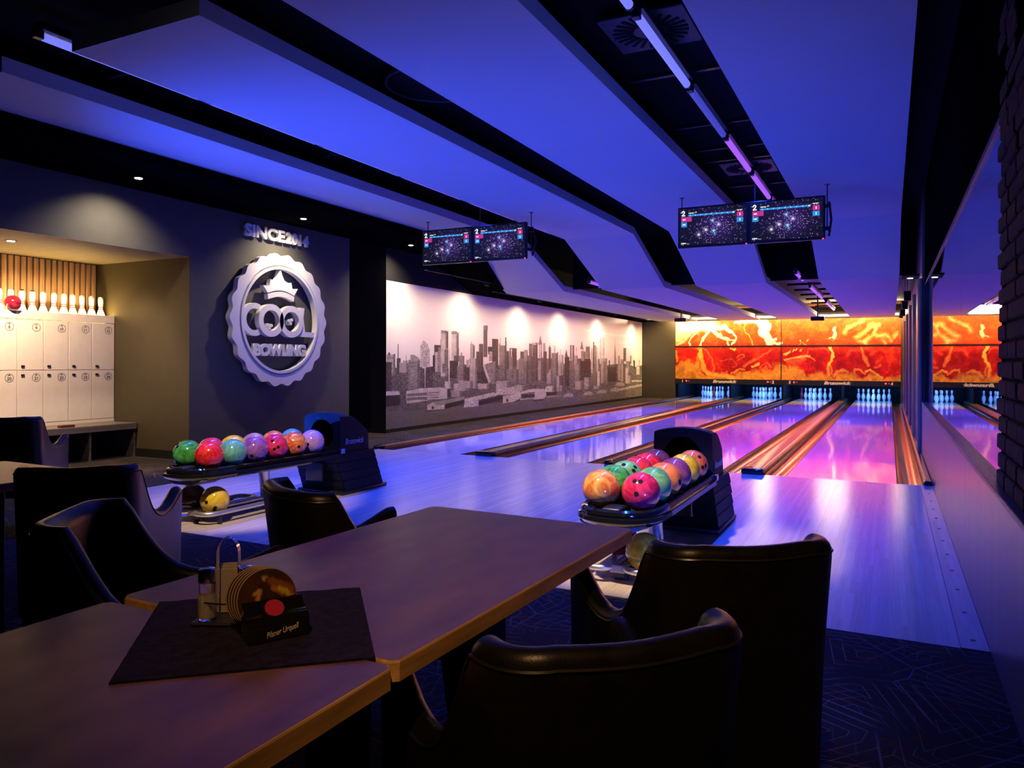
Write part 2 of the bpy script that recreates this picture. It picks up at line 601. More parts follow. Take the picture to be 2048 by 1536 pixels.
def lamp(name, kind, loc, watt, color, parent=None, aim=None, size=None, size_y=None, spot=None, blend=0.5, radius=0.03, spread=None):
    d = bpy.data.lights.new(name, kind)
    d.energy = watt
    d.color = color
    if kind == 'AREA':
        d.shape = 'RECTANGLE'
        d.size = size
        d.size_y = size_y
        if spread:
            d.spread = spread
    else:
        d.shadow_soft_size = radius
    if kind == 'SPOT':
        d.spot_size = spot
        d.spot_blend = blend
    o = bpy.data.objects.new(name, d)
    COL.objects.link(o)
    o.location = loc
    if aim is not None:
        o.rotation_euler = (Vector(aim) - Vector(loc)).to_track_quat('-Z', 'Y').to_euler()
    if parent is not None:
        o.parent = parent
        o.location = Vector(loc) - parent.location
    return o

# ------------------------------------------------------------------ raster helpers for flat prints
def smooth_noise(w, h, cell, rng):
    gw, gh = int(w / cell) + 3, int(h / cell) + 3
    g = rng.random((gh, gw))
    x = np.arange(w) / cell
    y = np.arange(h) / cell
    xi, yi = x.astype(int), y.astype(int)
    xf, yf = x - xi, y - yi
    xf = xf * xf * (3 - 2 * xf); yf = yf * yf * (3 - 2 * yf)
    a = g[yi][:, xi]; b = g[yi][:, xi + 1]; c = g[yi + 1][:, xi]; d = g[yi + 1][:, xi + 1]
    return (a * (1 - xf) + b * xf) * (1 - yf)[:, None] + (c * (1 - xf) + d * xf) * yf[:, None]

def fbm(w, h, cell, rng, octaves=5):
    out = np.zeros((h, w)); amp = 1.0; tot = 0
    for _ in range(octaves):
        out += amp * smooth_noise(w, h, max(cell, 1.0), rng)
        tot += amp; amp *= 0.55; cell /= 2.0
    return out / tot

class Canvas:
    """float colour raster over a rectangle of the photograph's frame, k samples per pixel"""
    def __init__(self, x0, y0, x1, y1, k, base):
        self.x0, self.y0, self.k = x0, y0, k
        self.w, self.h = int((x1 - x0) * k), int((y1 - y0) * k)
        self.a = np.empty((self.h, self.w, 3)); self.a[:] = base
    def q(self, pts):
        return [((x - self.x0) * self.k, (y - self.y0) * self.k) for x, y in pts]
    def mask(self, pts):
        p = self.q(pts)
        xs = [u for u, _ in p]; ys = [v for _, v in p]
        i0, i1 = max(0, int(min(xs))), min(self.w, int(max(xs)) + 2)
        j0, j1 = max(0, int(min(ys))), min(self.h, int(max(ys)) + 2)
        if i1 <= i0 or j1 <= j0:
            return None
        X, Y = np.meshgrid(np.arange(i0, i1) + 0.5, np.arange(j0, j1) + 0.5)
        ins = np.zeros(X.shape, bool)
        n = len(p)
        for i in range(n):
            (xa, ya), (xb, yb) = p[i], p[(i + 1) % n]
            if ya == yb:
                continue
            c = ((ya > Y) != (yb > Y)) & (X < (xb - xa) * (Y - ya) / (yb - ya) + xa)
            ins ^= c
        return i0, i1, j0, j1, ins, X, Y
    def poly(self, pts, color, alpha=1.0, tex=None):
        m = self.mask(pts)
        if m is None:
            return
        i0, i1, j0, j1, ins, X, Y = m
        c = np.empty(ins.shape + (3,)); c[:] = color
        if tex is not None:
            c *= tex(X - i0, Y - j0)[..., None]
        s = self.a[j0:j1, i0:i1]
        s[ins] = s[ins] * (1 - alpha) + c[ins] * alpha
    def stroke(self, pts, width, color, alpha=1.0, soft=1.0):
        p = self.q(pts); w = width * self.k / 2
        pad = w * (1 + 2 * soft) + 2
        xs = [u for u, _ in p]; ys = [v for _, v in p]
        i0, i1 = max(0, int(min(xs) - pad)), min(self.w, int(max(xs) + pad) + 1)
        j0, j1 = max(0, int(min(ys) - pad)), min(self.h, int(max(ys) + pad) + 1)
        if i1 <= i0 or j1 <= j0:
            return
        X, Y = np.meshgrid(np.arange(i0, i1) + 0.5, np.arange(j0, j1) + 0.5)
        d = np.full(X.shape, 1e9)
        for (xa, ya), (xb, yb) in zip(p[:-1], p[1:]):
            vx, vy = xb - xa, yb - ya
            t = np.clip(((X - xa) * vx + (Y - ya) * vy) / (vx * vx + vy * vy + 1e-9), 0, 1)
            d = np.minimum(d, np.hypot(X - xa - t * vx, Y - ya - t * vy))
        f = alpha * np.clip(1 - (d - w) / (w * soft + 0.6), 0, 1)
        f = np.clip(f, 0, 1)[..., None]
        s = self.a[j0:j1, i0:i1]
        s[:] = s * (1 - f) + np.array(color) * f
    def sample(self, px, py):
        i = np.clip(((px - self.x0) * self.k).astype(int), 0, self.w - 1)
        j = np.clip(((py - self.y0) * self.k).astype(int), 0, self.h - 1)
        return self.a[j, i]

def lin(c):
    c = np.clip(np.asarray(c, float), 0, 1)
    return np.where(c <= 0.04045, c / 12.92, ((c + 0.055) / 1.055) ** 2.4)

def print_grid(name, P, colors, material, parent=None):
    """grid of points P (rows, cols, 3) with one ink colour per point"""
    h, w = P.shape[:2]
    me = bpy.data.meshes.new(name)
    nv, nf = h * w, (h - 1) * (w - 1)
    me.vertices.add(nv)
    me.vertices.foreach_set('co', P.reshape(-1).astype(np.float32))
    idx = np.arange(nv).reshape(h, w)
    quads = np.stack([idx[:-1, :-1], idx[:-1, 1:], idx[1:, 1:], idx[1:, :-1]], -1).reshape(-1)
    me.loops.add(nf * 4)
    me.loops.foreach_set('vertex_index', quads.astype(np.int32))
    me.polygons.add(nf)
    me.polygons.foreach_set('loop_start', np.arange(0, nf * 4, 4, dtype=np.int32))
    me.polygons.foreach_set('loop_total', np.full(nf, 4, dtype=np.int32))
    at = me.color_attributes.new('ink', 'FLOAT_COLOR', 'POINT')
    col = np.ones((nv, 4), np.float32)
    col[:, :3] = colors.reshape(-1, 3)
    at.data.foreach_set('color', col.ravel())
    me.update(calc_edges=True)
    me.validate()
    return finish(name, me, material, parent)

# ================================================================== THE ROOM
WALL_L, WALL_R = -7.72, 0.39
FOUL, APPR0 = 8.637, 3.785
MASK_Y, MASK_TOP = 25.52, 2.625
LANES = [-6.163, -4.378, -2.778, -0.997]      # mural-side edge of each lane
LW = 1.0668
GUT = 0.235
PIT_Y = 28.6

# ---- floor: carpet, approach, lane bed
def plane(name, x0, x1, y0, y1, z, material, parent=None):
    return pydata(name, [(x0, y0, z), (x1, y0, z), (x1, y1, z), (x0, y1, z)], [(0, 1, 2, 3)], material, parent)

floor = struct(B().box(-10.2, 1.4, -4.0, APPR0, -0.12, 0.0).build('floor', M['carpet']))
floor['label'] = 'dark carpet woven with web outlines under the tables and chairs'
strip = B().box(-10.2, -6.43, APPR0, FOUL, -0.12, 0.0)
strip.box(-7.72, -6.52, FOUL, MASK_Y, -0.12, 0.0)
strip.box(-10.2, -7.72, FOUL, 10.58, -0.12, 0.0)
strip.build('carpet_strip', M['carpet'], floor)

appr = struct(empty('floor_approach', (0, APPR0, 0)))
appr['label'] = 'pale maple bowling approach in front of the four lanes'
seams = [-6.43, -5.52, -4.74, -3.05, -2.18, -1.35, -0.47, 0.28]
for x0, x1 in zip(seams[:-1], seams[1:]):
    B().box(x0 + 0.0006, x1 - 0.0006, 0.0, FOUL - APPR0, -0.05, 0.0).build('approach_panel', M['approach'], appr)
edge = B().box(0.2812, WALL_R - 0.002, 0.0, FOUL - APPR0, -0.05, 0.003).build('edge_strip', M['approach'], appr)
for k in range(11):
    B().lathe([(0.011, 0), (0.011, 0.002)], (0.335, 0.12 + 0.42 * k, 0.003), 10).build('screw', M['steel_dark'], edge)
B().box(-6.46, 0.385, -0.001, FOUL - APPR0, -0.11, -0.052).build('sub_floor', M['black_matt'], appr)

# ---- walls
NY = 6.53           # locker niche: side wall
NZ = 2.515          # its soffit
NB = -9.52          # its back wall
wl = struct(empty('wall_left'))
wl['label'] = 'charcoal painted side wall carrying the round sign'
B().box(-9.60, WALL_L, NY, 9.60, 0, 3.62).build('sign_wall', M['wall_dark'], wl)
B().box(-9.60, WALL_L, -4.0, NY, NZ, 3.62).build('niche_header', M['wall_dark'], wl)
B().box(-9.60, NB - 0.001, -4.0, NY, 0, NZ).build('niche_back', M['wall_black'], wl)
B().box(NB, WALL_L - 0.001, NY - 0.004, NY, 0.0, NZ).build('niche_side', M['olive'], wl)
B().box(NB, WALL_L - 0.001, -4.0, NY - 0.005, NZ - 0.004, NZ).build('niche_soffit', mat('taupe_paint', (0.20, 0.16, 0.12), 0.6), wl)
B().box(-9.0, -8.90, 9.60, 10.58, 0, 3.62).build('alcove_back', M['wall_black'], wl)
B().box(-8.90, WALL_L, 10.58, MASK_Y + 0.02, 0, 3.62).build('mural_wall', M['wall_black'], wl)
bl = struct(empty('baseboard_left'))
B().box(NB, -7.70, NY - 0.016, NY - 0.005, 0, 0.105).build('niche_skirting', M['baseboard'], bl)
B().box(WALL_L, WALL_L + 0.012, NY - 0.01, 9.60, 0, 0.105).build('sign_wall_skirting', M['baseboard'], bl)
B().box(WALL_L, WALL_L + 0.014, 10.57, MASK_Y, 0, 0.062).build('mural_skirting', M['baseboard'], bl)
B().box(-8.9, WALL_L + 0.014, 10.565, 10.58, 0, 0.062).build('alcove_skirting', M['baseboard'], bl)

wb = struct(empty('wall_back'))
B().box(-9.0, -6.545, MASK_Y, MASK_Y + 0.1, 0, 3.62).build('mural_side_panel', M['olive'], wb)
B().box(-9.0, 1.5, MASK_Y + 0.08, MASK_Y + 0.2, MASK_TOP, 3.62).build('header', M['wall_black'], wb)
B().box(-7.0, 1.5, PIT_Y, PIT_Y + 0.1, -0.3, MASK_TOP).build('pit_curtain', M['black_matt'], wb)
B().box(0.312, 1.5, MASK_Y, MASK_Y + 0.1, 0, 3.62).build('glass_side_panel', M['olive'], wb)
for x in (-6.50, -3.11 + 0.02, -1.354, -4.737, 0.33):
    B().box(x - 0.02, x + 0.02, MASK_Y + 0.11, PIT_Y, -0.3, 1.6).build('kickback', M['black_matt'], wb)
B().box(-6.5, 0.31, MASK_Y + 0.3, PIT_Y, 1.0, 1.04).build('pit_roof', M['black_matt'], wb)

wf = struct(empty('wall_front'))
B().box(-10.2, 1.5, -4.1, -4.0, 0, 3.62).build('rear_wall', M['wall_black'], wf)

wr = struct(empty('wall_right'))
wr['label'] = 'low grey boarded wall under glass, ribbed further back and brick beside the tables'
SILL_Z = 0.69
ys = [-4.0, -1.2, 1.6, 3.55, 5.05, 6.6, 8.15, 9.7, 11.55]
for a, b in zip(ys[:-1], ys[1:]):
    B().box(WALL_R, WALL_R + 0.03, a + 0.0012, b - 0.0012, 0, SILL_Z).build('board', M['wainscot'], wr)
B().box(WALL_R + 0.03, WALL_R + 0.12, -4.0, 11.55, 0, SILL_Z - 0.012).build('wall_core', M['black_matt'], wr)
B().box(WALL_R - 0.004, WALL_R + 0.12, -4.0, 11.55, SILL_Z, SILL_Z + 0.022, bevel=0.005).build('sill', M['sill'], wr)
B().box(WALL_R, WALL_R + 0.12, 11.55, MASK_Y, 0, 3.62).build('ribbed_wall', M['rib'], wr)
GLASS_TOP = 2.30
B().box(WALL_R + 0.03, WALL_R + 0.12, -4.0, 11.55, GLASS_TOP, 3.62).build('header', M['void'], wr)
for y in (11.63, 14.3, 16.9, 20.0, 23.2):
    b = B()
    pts = [(WALL_R + 0.001, y - 0.09)] + [(WALL_R - 0.055 * math.sin(math.pi * k / 10), y - 0.09 * math.cos(math.pi * k / 10)) for k in range(1, 10)] + [(WALL_R + 0.001, y + 0.09)]
    b.prism(pts, 'z', 0.0, 2.38)
    b.build('half_round_rib', M['rib'], wr, smooth=True)
# brick pier standing on the sill
BRK_X, BRK_Y = WALL_R + 0.028, 3.86
B().box(BRK_X + 0.012, BRK_X + 0.09, -4.0, BRK_Y - 0.03, SILL_Z + 0.022, GLASS_TOP + 1.3).build('mortar_bed', M['mortar'], wr)
me_b = None
rows = int((3.60 - SILL_Z - 0.022) / 0.077)
for r_ in range(rows):
    z0 = SILL_Z + 0.022 + 0.077 * r_
    off = 0.0 if r_ % 2 == 0 else -0.055
    for c_ in range(5):
        y1 = BRK_Y + off - 0.25 * c_ + random.uniform(-0.008, 0.008) * (c_ == 0)
        if me_b is None:
            o = B().box(-0.045, 0.045, -0.24, 0.0, 0.0, 0.065, bevel=0.006, seg=1).build('brick', M['brick'], wr)
            me_b = o.data
        else:
            o = bpy.data.objects.new('brick', me_b); COL.objects.link(o); o.parent = wr
        o.location = (BRK_X + 0.045 + random.uniform(-0.004, 0.004), y1, z0)
        o.rotation_euler = (0, random.uniform(-0.02, 0.02), random.uniform(-0.012, 0.012))

win = struct(empty('window_1'))
win['label'] = 'frameless glass partition on the low wall beside lane four'
for a, b in ((3.70, 5.913), (5.918, 8.75), (8.755, 11.54)):
    B().box(WALL_R + 0.040, WALL_R + 0.050, a, b, SILL_Z + 0.022, GLASS_TOP).build('pane', M['glass'], win)
B().box(WALL_R + 0.031, WALL_R + 0.060, 3.6, 11.55, GLASS_TOP - 0.03, GLASS_TOP).build('head_channel', M['black_satin'], win)
B().box(WALL_R + 0.031, WALL_R + 0.105, 11.50, 11.55, SILL_Z + 0.022, GLASS_TOP).build('end_post', M['steel_dark'], win)
# the unlit room on the other side of the glass
oth = struct(empty('wall_beyond'))
B().box(1.45, 1.5, -4.0, MASK_Y, 0, 3.62).build('far_side_wall', M['wall_black'], oth)
B().box(0.55, 1.45, 11.4, 11.5, 0, 3.62).build('far_end_wall', M['wall_black'], oth)

# ---- ceiling
UP, LOW, C0, C1 = 3.30, 2.615, 11.75, 13.62       # panel heights and the two creases
PANELS = [(-6.95, -5.70), (-4.905, -3.70), (-3.12, -1.908), (-1.066, 0.138)]
TH = 0.115
ceil = struct(empty('ceiling'))
ceil['label'] = 'black ceiling with four long white hanging panels'
B().box(-10.2, 1.5, -4.1, MASK_Y + 0.2, 3.62, 3.75).build('slab', M['ceiling'], ceil)
PE = MASK_Y - 0.44
for i, (x0, x1) in enumerate(PANELS):
    b = B()
    prof = [(3.19, UP), (C0, UP), (C1, LOW), (PE, LOW), (PE, LOW + TH), (C1 + 0.02, LOW + TH), (C0 + 0.02, UP + TH), (3.19, UP + TH)]
    b.prism(prof, 'x', x0, x1)
    b.build('hanging_panel', M['panel'], ceil)
# dark soffit along the sign wall, following the same fall
SOF = 3.19
b = B()
rows_ = [(-4.0, SOF, -6.57), (C0, SOF, -6.57), (C1, LOW + 0.012, -6.945), (MASK_Y - 0.12, LOW + 0.012, -6.945)]
v = []
for y, z, xr in rows_:
    v += [(WALL_L, y, z), (xr, y, z), (xr, y, min(z + 0.1, 3.29)), (WALL_L, y, min(z + 0.1, 3.29))]
f = [(3, 2, 1, 0), (12, 13, 14, 15)]
for i in range(3):
    for q in range(4):
        f.append((i * 4 + q, i * 4 + (q + 1) % 4, (i + 1) * 4 + (q + 1) % 4, (i + 1) * 4 + q))
b.add(v, f)
b.build('wall_soffit', M['void'], ceil)
# cream ceiling above the slots at the pin end
B().box(-5.70, 0.39, 14.2, MASK_Y, 3.02, 3.06).build('pin_end_board', M['ceiling_cream'], ceil)
B().box(-5.70, 0.39, 14.1, 14.2, 2.70, 3.62).build('pin_end_upstand', M['ceiling'], ceil)
for y in (5.95, 7.35, 8.22, 8.72, 10.08, 11.4):
    B().box(-1.908, -1.066, y - 0.02, y + 0.02, 3.52, 3.56).build('cross_bar', M['black_satin'], ceil)
for y in (14.3, 15.4, 16.6, 17.9, 19.2, 20.55, 21.9, 23.25):
    B().box(-1.908, -1.066, y - 0.035, y + 0.035, 2.84, 2.88).build('grille_bar', M['black_matt'], ceil)
for k, y in enumerate((4.0, 6.6, 9.2)):
    B().box(-5.70, -4.905, y - 0.02, y + 0.02, 3.52, 3.56).build('cross_bar', M['black_satin'], ceil)

# ================================================================== LANES
names4 = ['one', 'two', 'three', 'four']
for i, x0 in enumerate(LANES):
    t = empty('bowling_lane', (x0 + LW / 2, FOUL, 0))
    desc = ['beside the skyline mural', 'between lanes one and three', 'between lanes two and four', 'beside the low wall and glass']
    tag(t, f'glossy bowling lane number {names4[i]} {desc[i]}', 'bowling lane', 'bowling lanes')
    h = LW / 2
    Lg = PIT_Y - 0.7 - FOUL
    B().box(-h, h, 0.0012, Lg, -0.06, 0.0).build('lane_surface', M['lane'], t)
    # aiming arrows
    for k in range(-3, 4):
        b = B(); ax, ay = k * 0.137, 4.72 - abs(k) * 0.155
        b.add([(ax - 0.016, ay - 0.09, 0.0006), (ax + 0.016, ay - 0.09, 0.0006), (ax, ay + 0.07, 0.0006)], [(0, 1, 2)])
        b.build('aiming_arrow', M['darkwood'], t)
    for s in (-1, 1):
        b = B(); prof = []
        for k in range(9):
            a = math.pi * k / 8
            prof.append((s * (h + 0.004 + GUT / 2) + math.cos(a) * (GUT / 2 - 0.004) * -s, -0.004 - 0.085 * math.sin(a) ** 0.7))
        v = [(x, 0.001, z) for x, z in prof] + [(x, Lg, z) for x, z in prof]
        b.add(v, [(k, k + 1, 9 + k + 1, 9 + k) for k in range(8)])
        b.build('gutter', M['gutter'], t, smooth=True)

def divider(x0, x1, label):
    t = empty('lane_divider', ((x0 + x1) / 2, FOUL, 0))
    tag(t, label, 'divider', 'dividers between the lanes')
    h = (x1 - x0) / 2
    Lg = PIT_Y - 0.9 - FOUL
    b = B()
    top = 0.055 if h > 0.08 else 0.04
    prof = [(-h, -0.09), (-h, top * 0.5), (-h * 0.82, top * 0.9), (-h * 0.55, top), (h * 0.55, top), (h * 0.82, top * 0.9), (h, top * 0.5), (h, -0.09)]
    b.prism(prof, 'y', 0.12, Lg)
    b.build('capping', M['capping'], t, smooth=True)
    B().box(-h + 0.001, h - 0.001, -0.03, 0.16, 0.0005, top + 0.006, bevel=min(0.018, h * 0.4), seg=3).build('end_cap', M['black_gloss'], t, smooth=True)
    for k in range(6):
        y = 1.4 + 2.6 * k
        B().lathe([(0.012, 0), (0.012, 0.003)], (0, y, top), 10).build('screw', M['chrome'], t)
    return t

def gaps():
    e = [(LANES[i] + LW + GUT + 0.006, LANES[i + 1] - GUT - 0.006) for i in range(3)]
    return e
g = gaps()
divider(-6.50, LANES[0] - GUT - 0.006, 'low brown divider between lane one and the mural-side carpet')
divider(g[0][0], g[0][1], 'wide brown capping with black end between lanes one and two')
divider(g[1][0], g[1][1], 'thin brown divider between lanes two and three')
divider(g[2][0], g[2][1], 'wide golden brown capping with black end between lanes three and four')
divider(LANES[3] + LW + GUT + 0.006, WALL_R - 0.004, 'narrow capping along the low wall beside lane four')
B().box(-6.5, WALL_R, FOUL + 0.01, PIT_Y, -0.25, -0.12).build('lane_bed', M['black_matt'], appr, loc=(0, -APPR0, 0))

# pins
PIN_PROF = [(0.0258, 0.0), (0.0290, 0.006), (0.0360, 0.030), (0.0497, 0.0572), (0.0576, 0.0857), (0.0606, 0.1143), (0.0578, 0.1460), (0.0494, 0.1829), (0.0391, 0.2080),
            (0.0313, 0.2250), (0.0262, 0.2400), (0.0237, 0.2540), (0.0247, 0.2700), (0.0280, 0.2900), (0.0312, 0.3150), (0.0324, 0.3430), (0.0300, 0.3620), (0.0220, 0.3740), (0.0100, 0.3800), (0.001, 0.3810)]
def make_pin(name, stripes=True, body=None, stripe=None, squash=1.0, seg=20):
    t = empty(name)
    B().lathe(PIN_PROF, (0, 0, 0), seg).build('pin_body', body or M['pin'], t, smooth=True)
    if stripes:
        for z0, z1 in ((0.236, 0.247), (0.257, 0.268)):
            def rad(z):
                for (ra, za), (rb, zb) in zip(PIN_PROF[:-1], PIN_PROF[1:]):
                    if za <= z <= zb:
                        return ra + (rb - ra) * (z - za) / (zb - za)
            B().lathe([(rad(z0) + 0.0006, z0), (rad(z1) + 0.0006, z1)], (0, 0, 0), seg, caps=False).build('stripe', stripe or M['pin_red'], t, smooth=True)
    return t
pin0 = make_pin('bowling_pin')
red0 = make_pin('bowling_pin', True, M['pin_red'], M['pin_red'])
pin_used = [False, False]
row_names = [['head pin at the front'], ['mural-side pin of the second row', 'glass-side pin of the second row'],
             ['mural-side pin of the third row', 'middle pin of the third row', 'glass-side pin of the third row'],
             ['mural-side end pin of the back row', 'inner mural-side pin of the back row', 'inner glass-side pin of the back row', 'glass-side end pin of the back row']]
for i, x0 in enumerate(LANES):
    for r_ in range(4):
        for c_ in range(r_ + 1):
            is_red = (i == 2 and r_ == 3 and c_ == 0) or (i == 0 and r_ == 2 and c_ == 1)
            src = red0 if is_red else pin0
            if not pin_used[is_red]:
                o = src; pin_used[is_red] = True
            else:
                o = copy_tree(src)
            o.location = (x0 + LW / 2 + (c_ - r_ / 2) * 0.3048, FOUL + 18.288 + r_ * 0.264, 0.0)
            tag(o, f"{'red' if is_red else 'white red-striped'} bowling pin, {row_names[r_][c_]} on lane {names4[i]}", 'bowling pin', 'pins set on the lanes')
    lt = B().box(-0.48, 0.48, -0.03, 0.03, 0, 0.05).build('pin_light', M['black_matt'], None)
    lt.location = (x0 + LW / 2, MASK_Y + 0.32, 0.90)
    tag(lt, f'black pin light bar behind the mask over lane {names4[i]}', 'lamp', 'pin light bars')
    lamp('pin_glow', 'AREA', (x0 + LW / 2, MASK_Y + 0.34, 0.88), PIN_WATT, (0.09, 0.26, 1.0), lt, aim=(x0 + LW / 2, MASK_Y + 1.9, 0.1), size=0.9, size_y=0.06)

# ================================================================== MASKING UNITS (flame artwork over the pins)
def draw_flames():
    rng = np.random.default_rng(5)
    cv = Canvas(1346, 628, 1808, 770, 3.0, (0, 0, 0))
    h, w = cv.h, cv.w
    n1 = fbm(w, h, 130, rng, 5); n2 = fbm(w, h, 60, rng, 5); n3 = fbm(w, h, 24, rng, 4)
    yy = (np.arange(h) / cv.k + cv.y0)[:, None] * np.ones((1, w))
    red = np.array([0.83, 0.10, 0.045]); deep = np.array([0.60, 0.045, 0.03]); org = np.array([0.91, 0.31, 0.10])
    t = np.clip((n1 - 0.38) * 3.0, 0, 1)[..., None]
    a = deep * (1 - t) + red * t
    up = np.clip((705 - yy) / 22, 0, 1)[..., None]           # upper boards are orange
    a = a * (1 - up * 0.75) + (org * (0.8 + 0.35 * n2[..., None])) * up * 0.75
    wisps = np.clip(1 - np.abs(n2 - 0.5) * 22, 0, 1) * np.clip((n1 - 0.42) * 5, 0, 1)
    a = a + wisps[..., None] * np.array([0.22, 0.16, 0.07]) * 0.8
    cv.a = a
    C = lambda pts: [(1340 + x / 7.877, 620 + y / 7.877) for x, y in pts]
    D = lambda pts: [(1560 + x / 7.877, 620 + y / 7.877) for x, y in pts]
    cloud = np.array([1.0, 0.70, 0.20])
    # billowing clouds along the foot
    foot = C([(60, 860), (300, 740), (420, 800), (560, 960), (740, 1020), (960, 1010), (1150, 960), (1400, 950), (1740, 850)]) + \
        D([(130, 870), (350, 890), (420, 1040), (600, 980), (740, 1000), (840, 1030), (960, 950), (1040, 960), (1130, 1020), (1300, 1040), (1420, 930), (1520, 980), (1620, 1050), (1960, 1000)])
    xs = np.array([p[0] for p in foot]); ysb = np.array([p[1] for p in foot])
    bx = np.interp(np.arange(w) / cv.k + cv.x0, xs, ysb)
    edge = bx[None, :] + (n3 - 0.5) * 16 + (n2 - 0.5) * 18 - 2
    f = np.clip((yy - edge) / 9.0, 0, 1)
    shade = 0.62 + 0.62 * (n2 * 0.5 + n3 * 0.5)
    hot = np.clip((yy - 745) / 18, 0, 1)[..., None]
    cc = cloud * shade[..., None] * (1 - 0.0 * hot)
    cv.a = cv.a * (1 - 0.85 * f[..., None]) + cc * 0.85 * f[..., None]
    cream, yel, pink = (1.0, 0.93, 0.72), (0.99, 0.72, 0.24), (0.97, 0.45, 0.25)
    S = cv.stroke
    # pale blaze, top of the first board
    S(C([(110, 420), (260, 300), (480, 230), (640, 200)]), 14, cream, 0.75, 1.6)
    S(C([(100, 260), (300, 230), (560, 210)]), 16, cream, 0.8, 1.2)
    S(C([(120, 560), (240, 440), (400, 330)]), 2, cream, 0.6, 1.5)
    S(C([(480, 570), (520, 430), (640, 300), (740, 275), (860, 260)]), 4.0, cream, 1, 0.6)
    S(C([(640, 300), (740, 290), (860, 265), (960, 340)]), 6.5, cream, 1, 0.5)
    S(C([(960, 340), (1005, 420), (1010, 480), (990, 540)]), 2.8, cream, 1, 0.6)
    S(C([(690, 330), (780, 400), (880, 480), (940, 562)]), 3.0, cream, 0.95, 0.6)
    S(C([(780, 350), (830, 430), (900, 470), (1000, 490)]), 1.6, cream, 0.9, 0.7)
    S(C([(610, 300), (500, 285), (330, 440), (290, 520), (330, 568)]), 1.8, cream, 0.85, 0.7)
    S(C([(1190, 200), (1180, 330), (1250, 440), (1310, 550)]), 1.2, yel, 0.7, 1)
    # torch on the second half
    S(C([(1060, 180), (1260, 190), (1480, 200)]), 4, cream, 1, 0.8)
    S(C([(1440, 190), (1500, 260), (1470, 340)]), 16, cream, 1, 0.5)
    S(C([(1470, 340), (1520, 420), (1560, 500)]), 11, cream, 1, 0.5)
    S(C([(1530, 480), (1650, 430)]), 3, cream, 1, 0.7); S(C([(1560, 500), (1735, 510)]), 4, cream, 1, 0.6)
    S(C([(1540, 540), (1600, 500)]), 6, cream, 0.8, 1)
    # lower board, first half
    S(C([(470, 600), (470, 760), (520, 900), (620, 980), (750, 1030), (1000, 1060)]), 5.5, yel, 0.9, 0.8)
    S(C([(400, 610), (520, 615), (600, 660), (640, 740), (650, 820), (690, 920), (680, 980)]), 2.0, pink, 0.8, 1.2)
    S(C([(410, 880), (430, 740), (480, 640)]), 4, yel, 0.5, 1.2)
    S(C([(1050, 750), (1100, 690), (1160, 680), (1180, 730), (1070, 790)]), 1.2, pink, 0.8, 1)
    S(C([(750, 770), (950, 775), (1020, 830), (1040, 900), (980, 900)]), 0.9, pink, 0.6, 1)
    S(C([(960, 600), (1010, 615), (1040, 600)]), 2, yel, 0.9, 0.8)
    S(C([(1170, 910), (1280, 820), (1440, 720), (1590, 640)]), 2.2, pink, 0.7, 1.6)
    S(C([(1290, 910), (1380, 865)]), 4, yel, 0.9, 1)
    S(C([(820, 1000), (900, 980)]), 3, pink, 0.6, 1); S(C([(990, 1000), (1090, 950), (1170, 950)]), 2, yel, 0.7, 1)
    S(C([(1420, 920), (1460, 860), (1510, 840), (1570, 890)]), 1.6, pink, 0.7, 1.2)
    S(C([(100, 660), (110, 800)]), 4, yel, 0.7, 1.2)
    # second unit
    S(D([(840, 310), (870, 360), (860, 430)]), 3.5, cream, 0.9, 1); S(D([(780, 460), (830, 440)]), 1.5, cream, 0.7, 1)
    S(D([(790, 590), (830, 680), (832, 760), (795, 850)]), 4.2, yel, 0.95, 0.7)
    S(D([(780, 590), (810, 640)]), 5, (1.0, 0.75, 0.35), 0.9, 0.7)
    S(D([(790, 850), (755, 920), (760, 1010)]), 5, yel, 0.7, 1); S(D([(800, 860), (825, 920), (815, 1000)]), 3, yel, 0.6, 1)
    S(D([(1270, 590), (1330, 740), (1385, 870)]), 3.2, (0.99, 0.52, 0.2), 0.8, 1.2)
    S(D([(60, 780), (200, 745), (330, 725), (450, 730)]), 2.4, (1, 0.7, 0.3), 0.9, 0.8)
    S(D([(130, 790), (250, 800), (380, 750)]), 6, pink, 0.55, 1.4)
    S(D([(450, 730), (510, 770), (535, 800)]), 1.4, (1, 0.6, 0.25), 0.9, 0.8)
    for k in range(26):
        x = 30 + 290 * rng.random(); y = 700 - 0.28 * x + rng.normal(0, 14)
        S(D([(x, y), (x + 18, y - 8)]), 1.1, (1, 0.75, 0.35), 0.9, 0.6)
    S(D([(425, 690), (430, 630), (520, 625), (590, 620)]), 0.9, pink, 0.7, 1); S(D([(630, 620), (720, 630), (770, 690)]), 1, pink, 0.7, 1)
    S(D([(280, 560), (330, 500), (400, 540)]), 1.4, yel, 0.6, 1); S(D([(310, 450), (320, 480)]), 1.2, cream, 0.8, 1); S(D([(420, 470), (465, 455)]), 1.2, cream, 0.8, 1)
    for a_ in ([(1300, 150), (1200, 220), (1060, 280), (1030, 350)], [(1450, 230), (1510, 290), (1480, 380), (1350, 480), (1260, 490)], [(1420, 240), (1330, 350), (1200, 430)],
               [(1500, 250), (1580, 240)], [(1520, 400), (1640, 380), (1740, 470)], [(1360, 480), (1380, 540)], [(1780, 400), (1830, 350)], [(1640, 520), (1600, 460)]):
        S(D(a_), 4, (1.0, 0.80, 0.45), 0.45, 2.2); S(D(a_), 1.0, cream, 0.35, 1)
    for a_ in ([(1350, 600), (1500, 640), (1440, 720)], [(1560, 610), (1680, 650), (1790, 590)], [(1810, 640), (1720, 850)], [(1600, 760), (1500, 830)], [(1060, 720), (1120, 640), (1200, 620)]):
        S(D(a_), 3, (0.95, 0.32, 0.14), 0.5, 2.0)
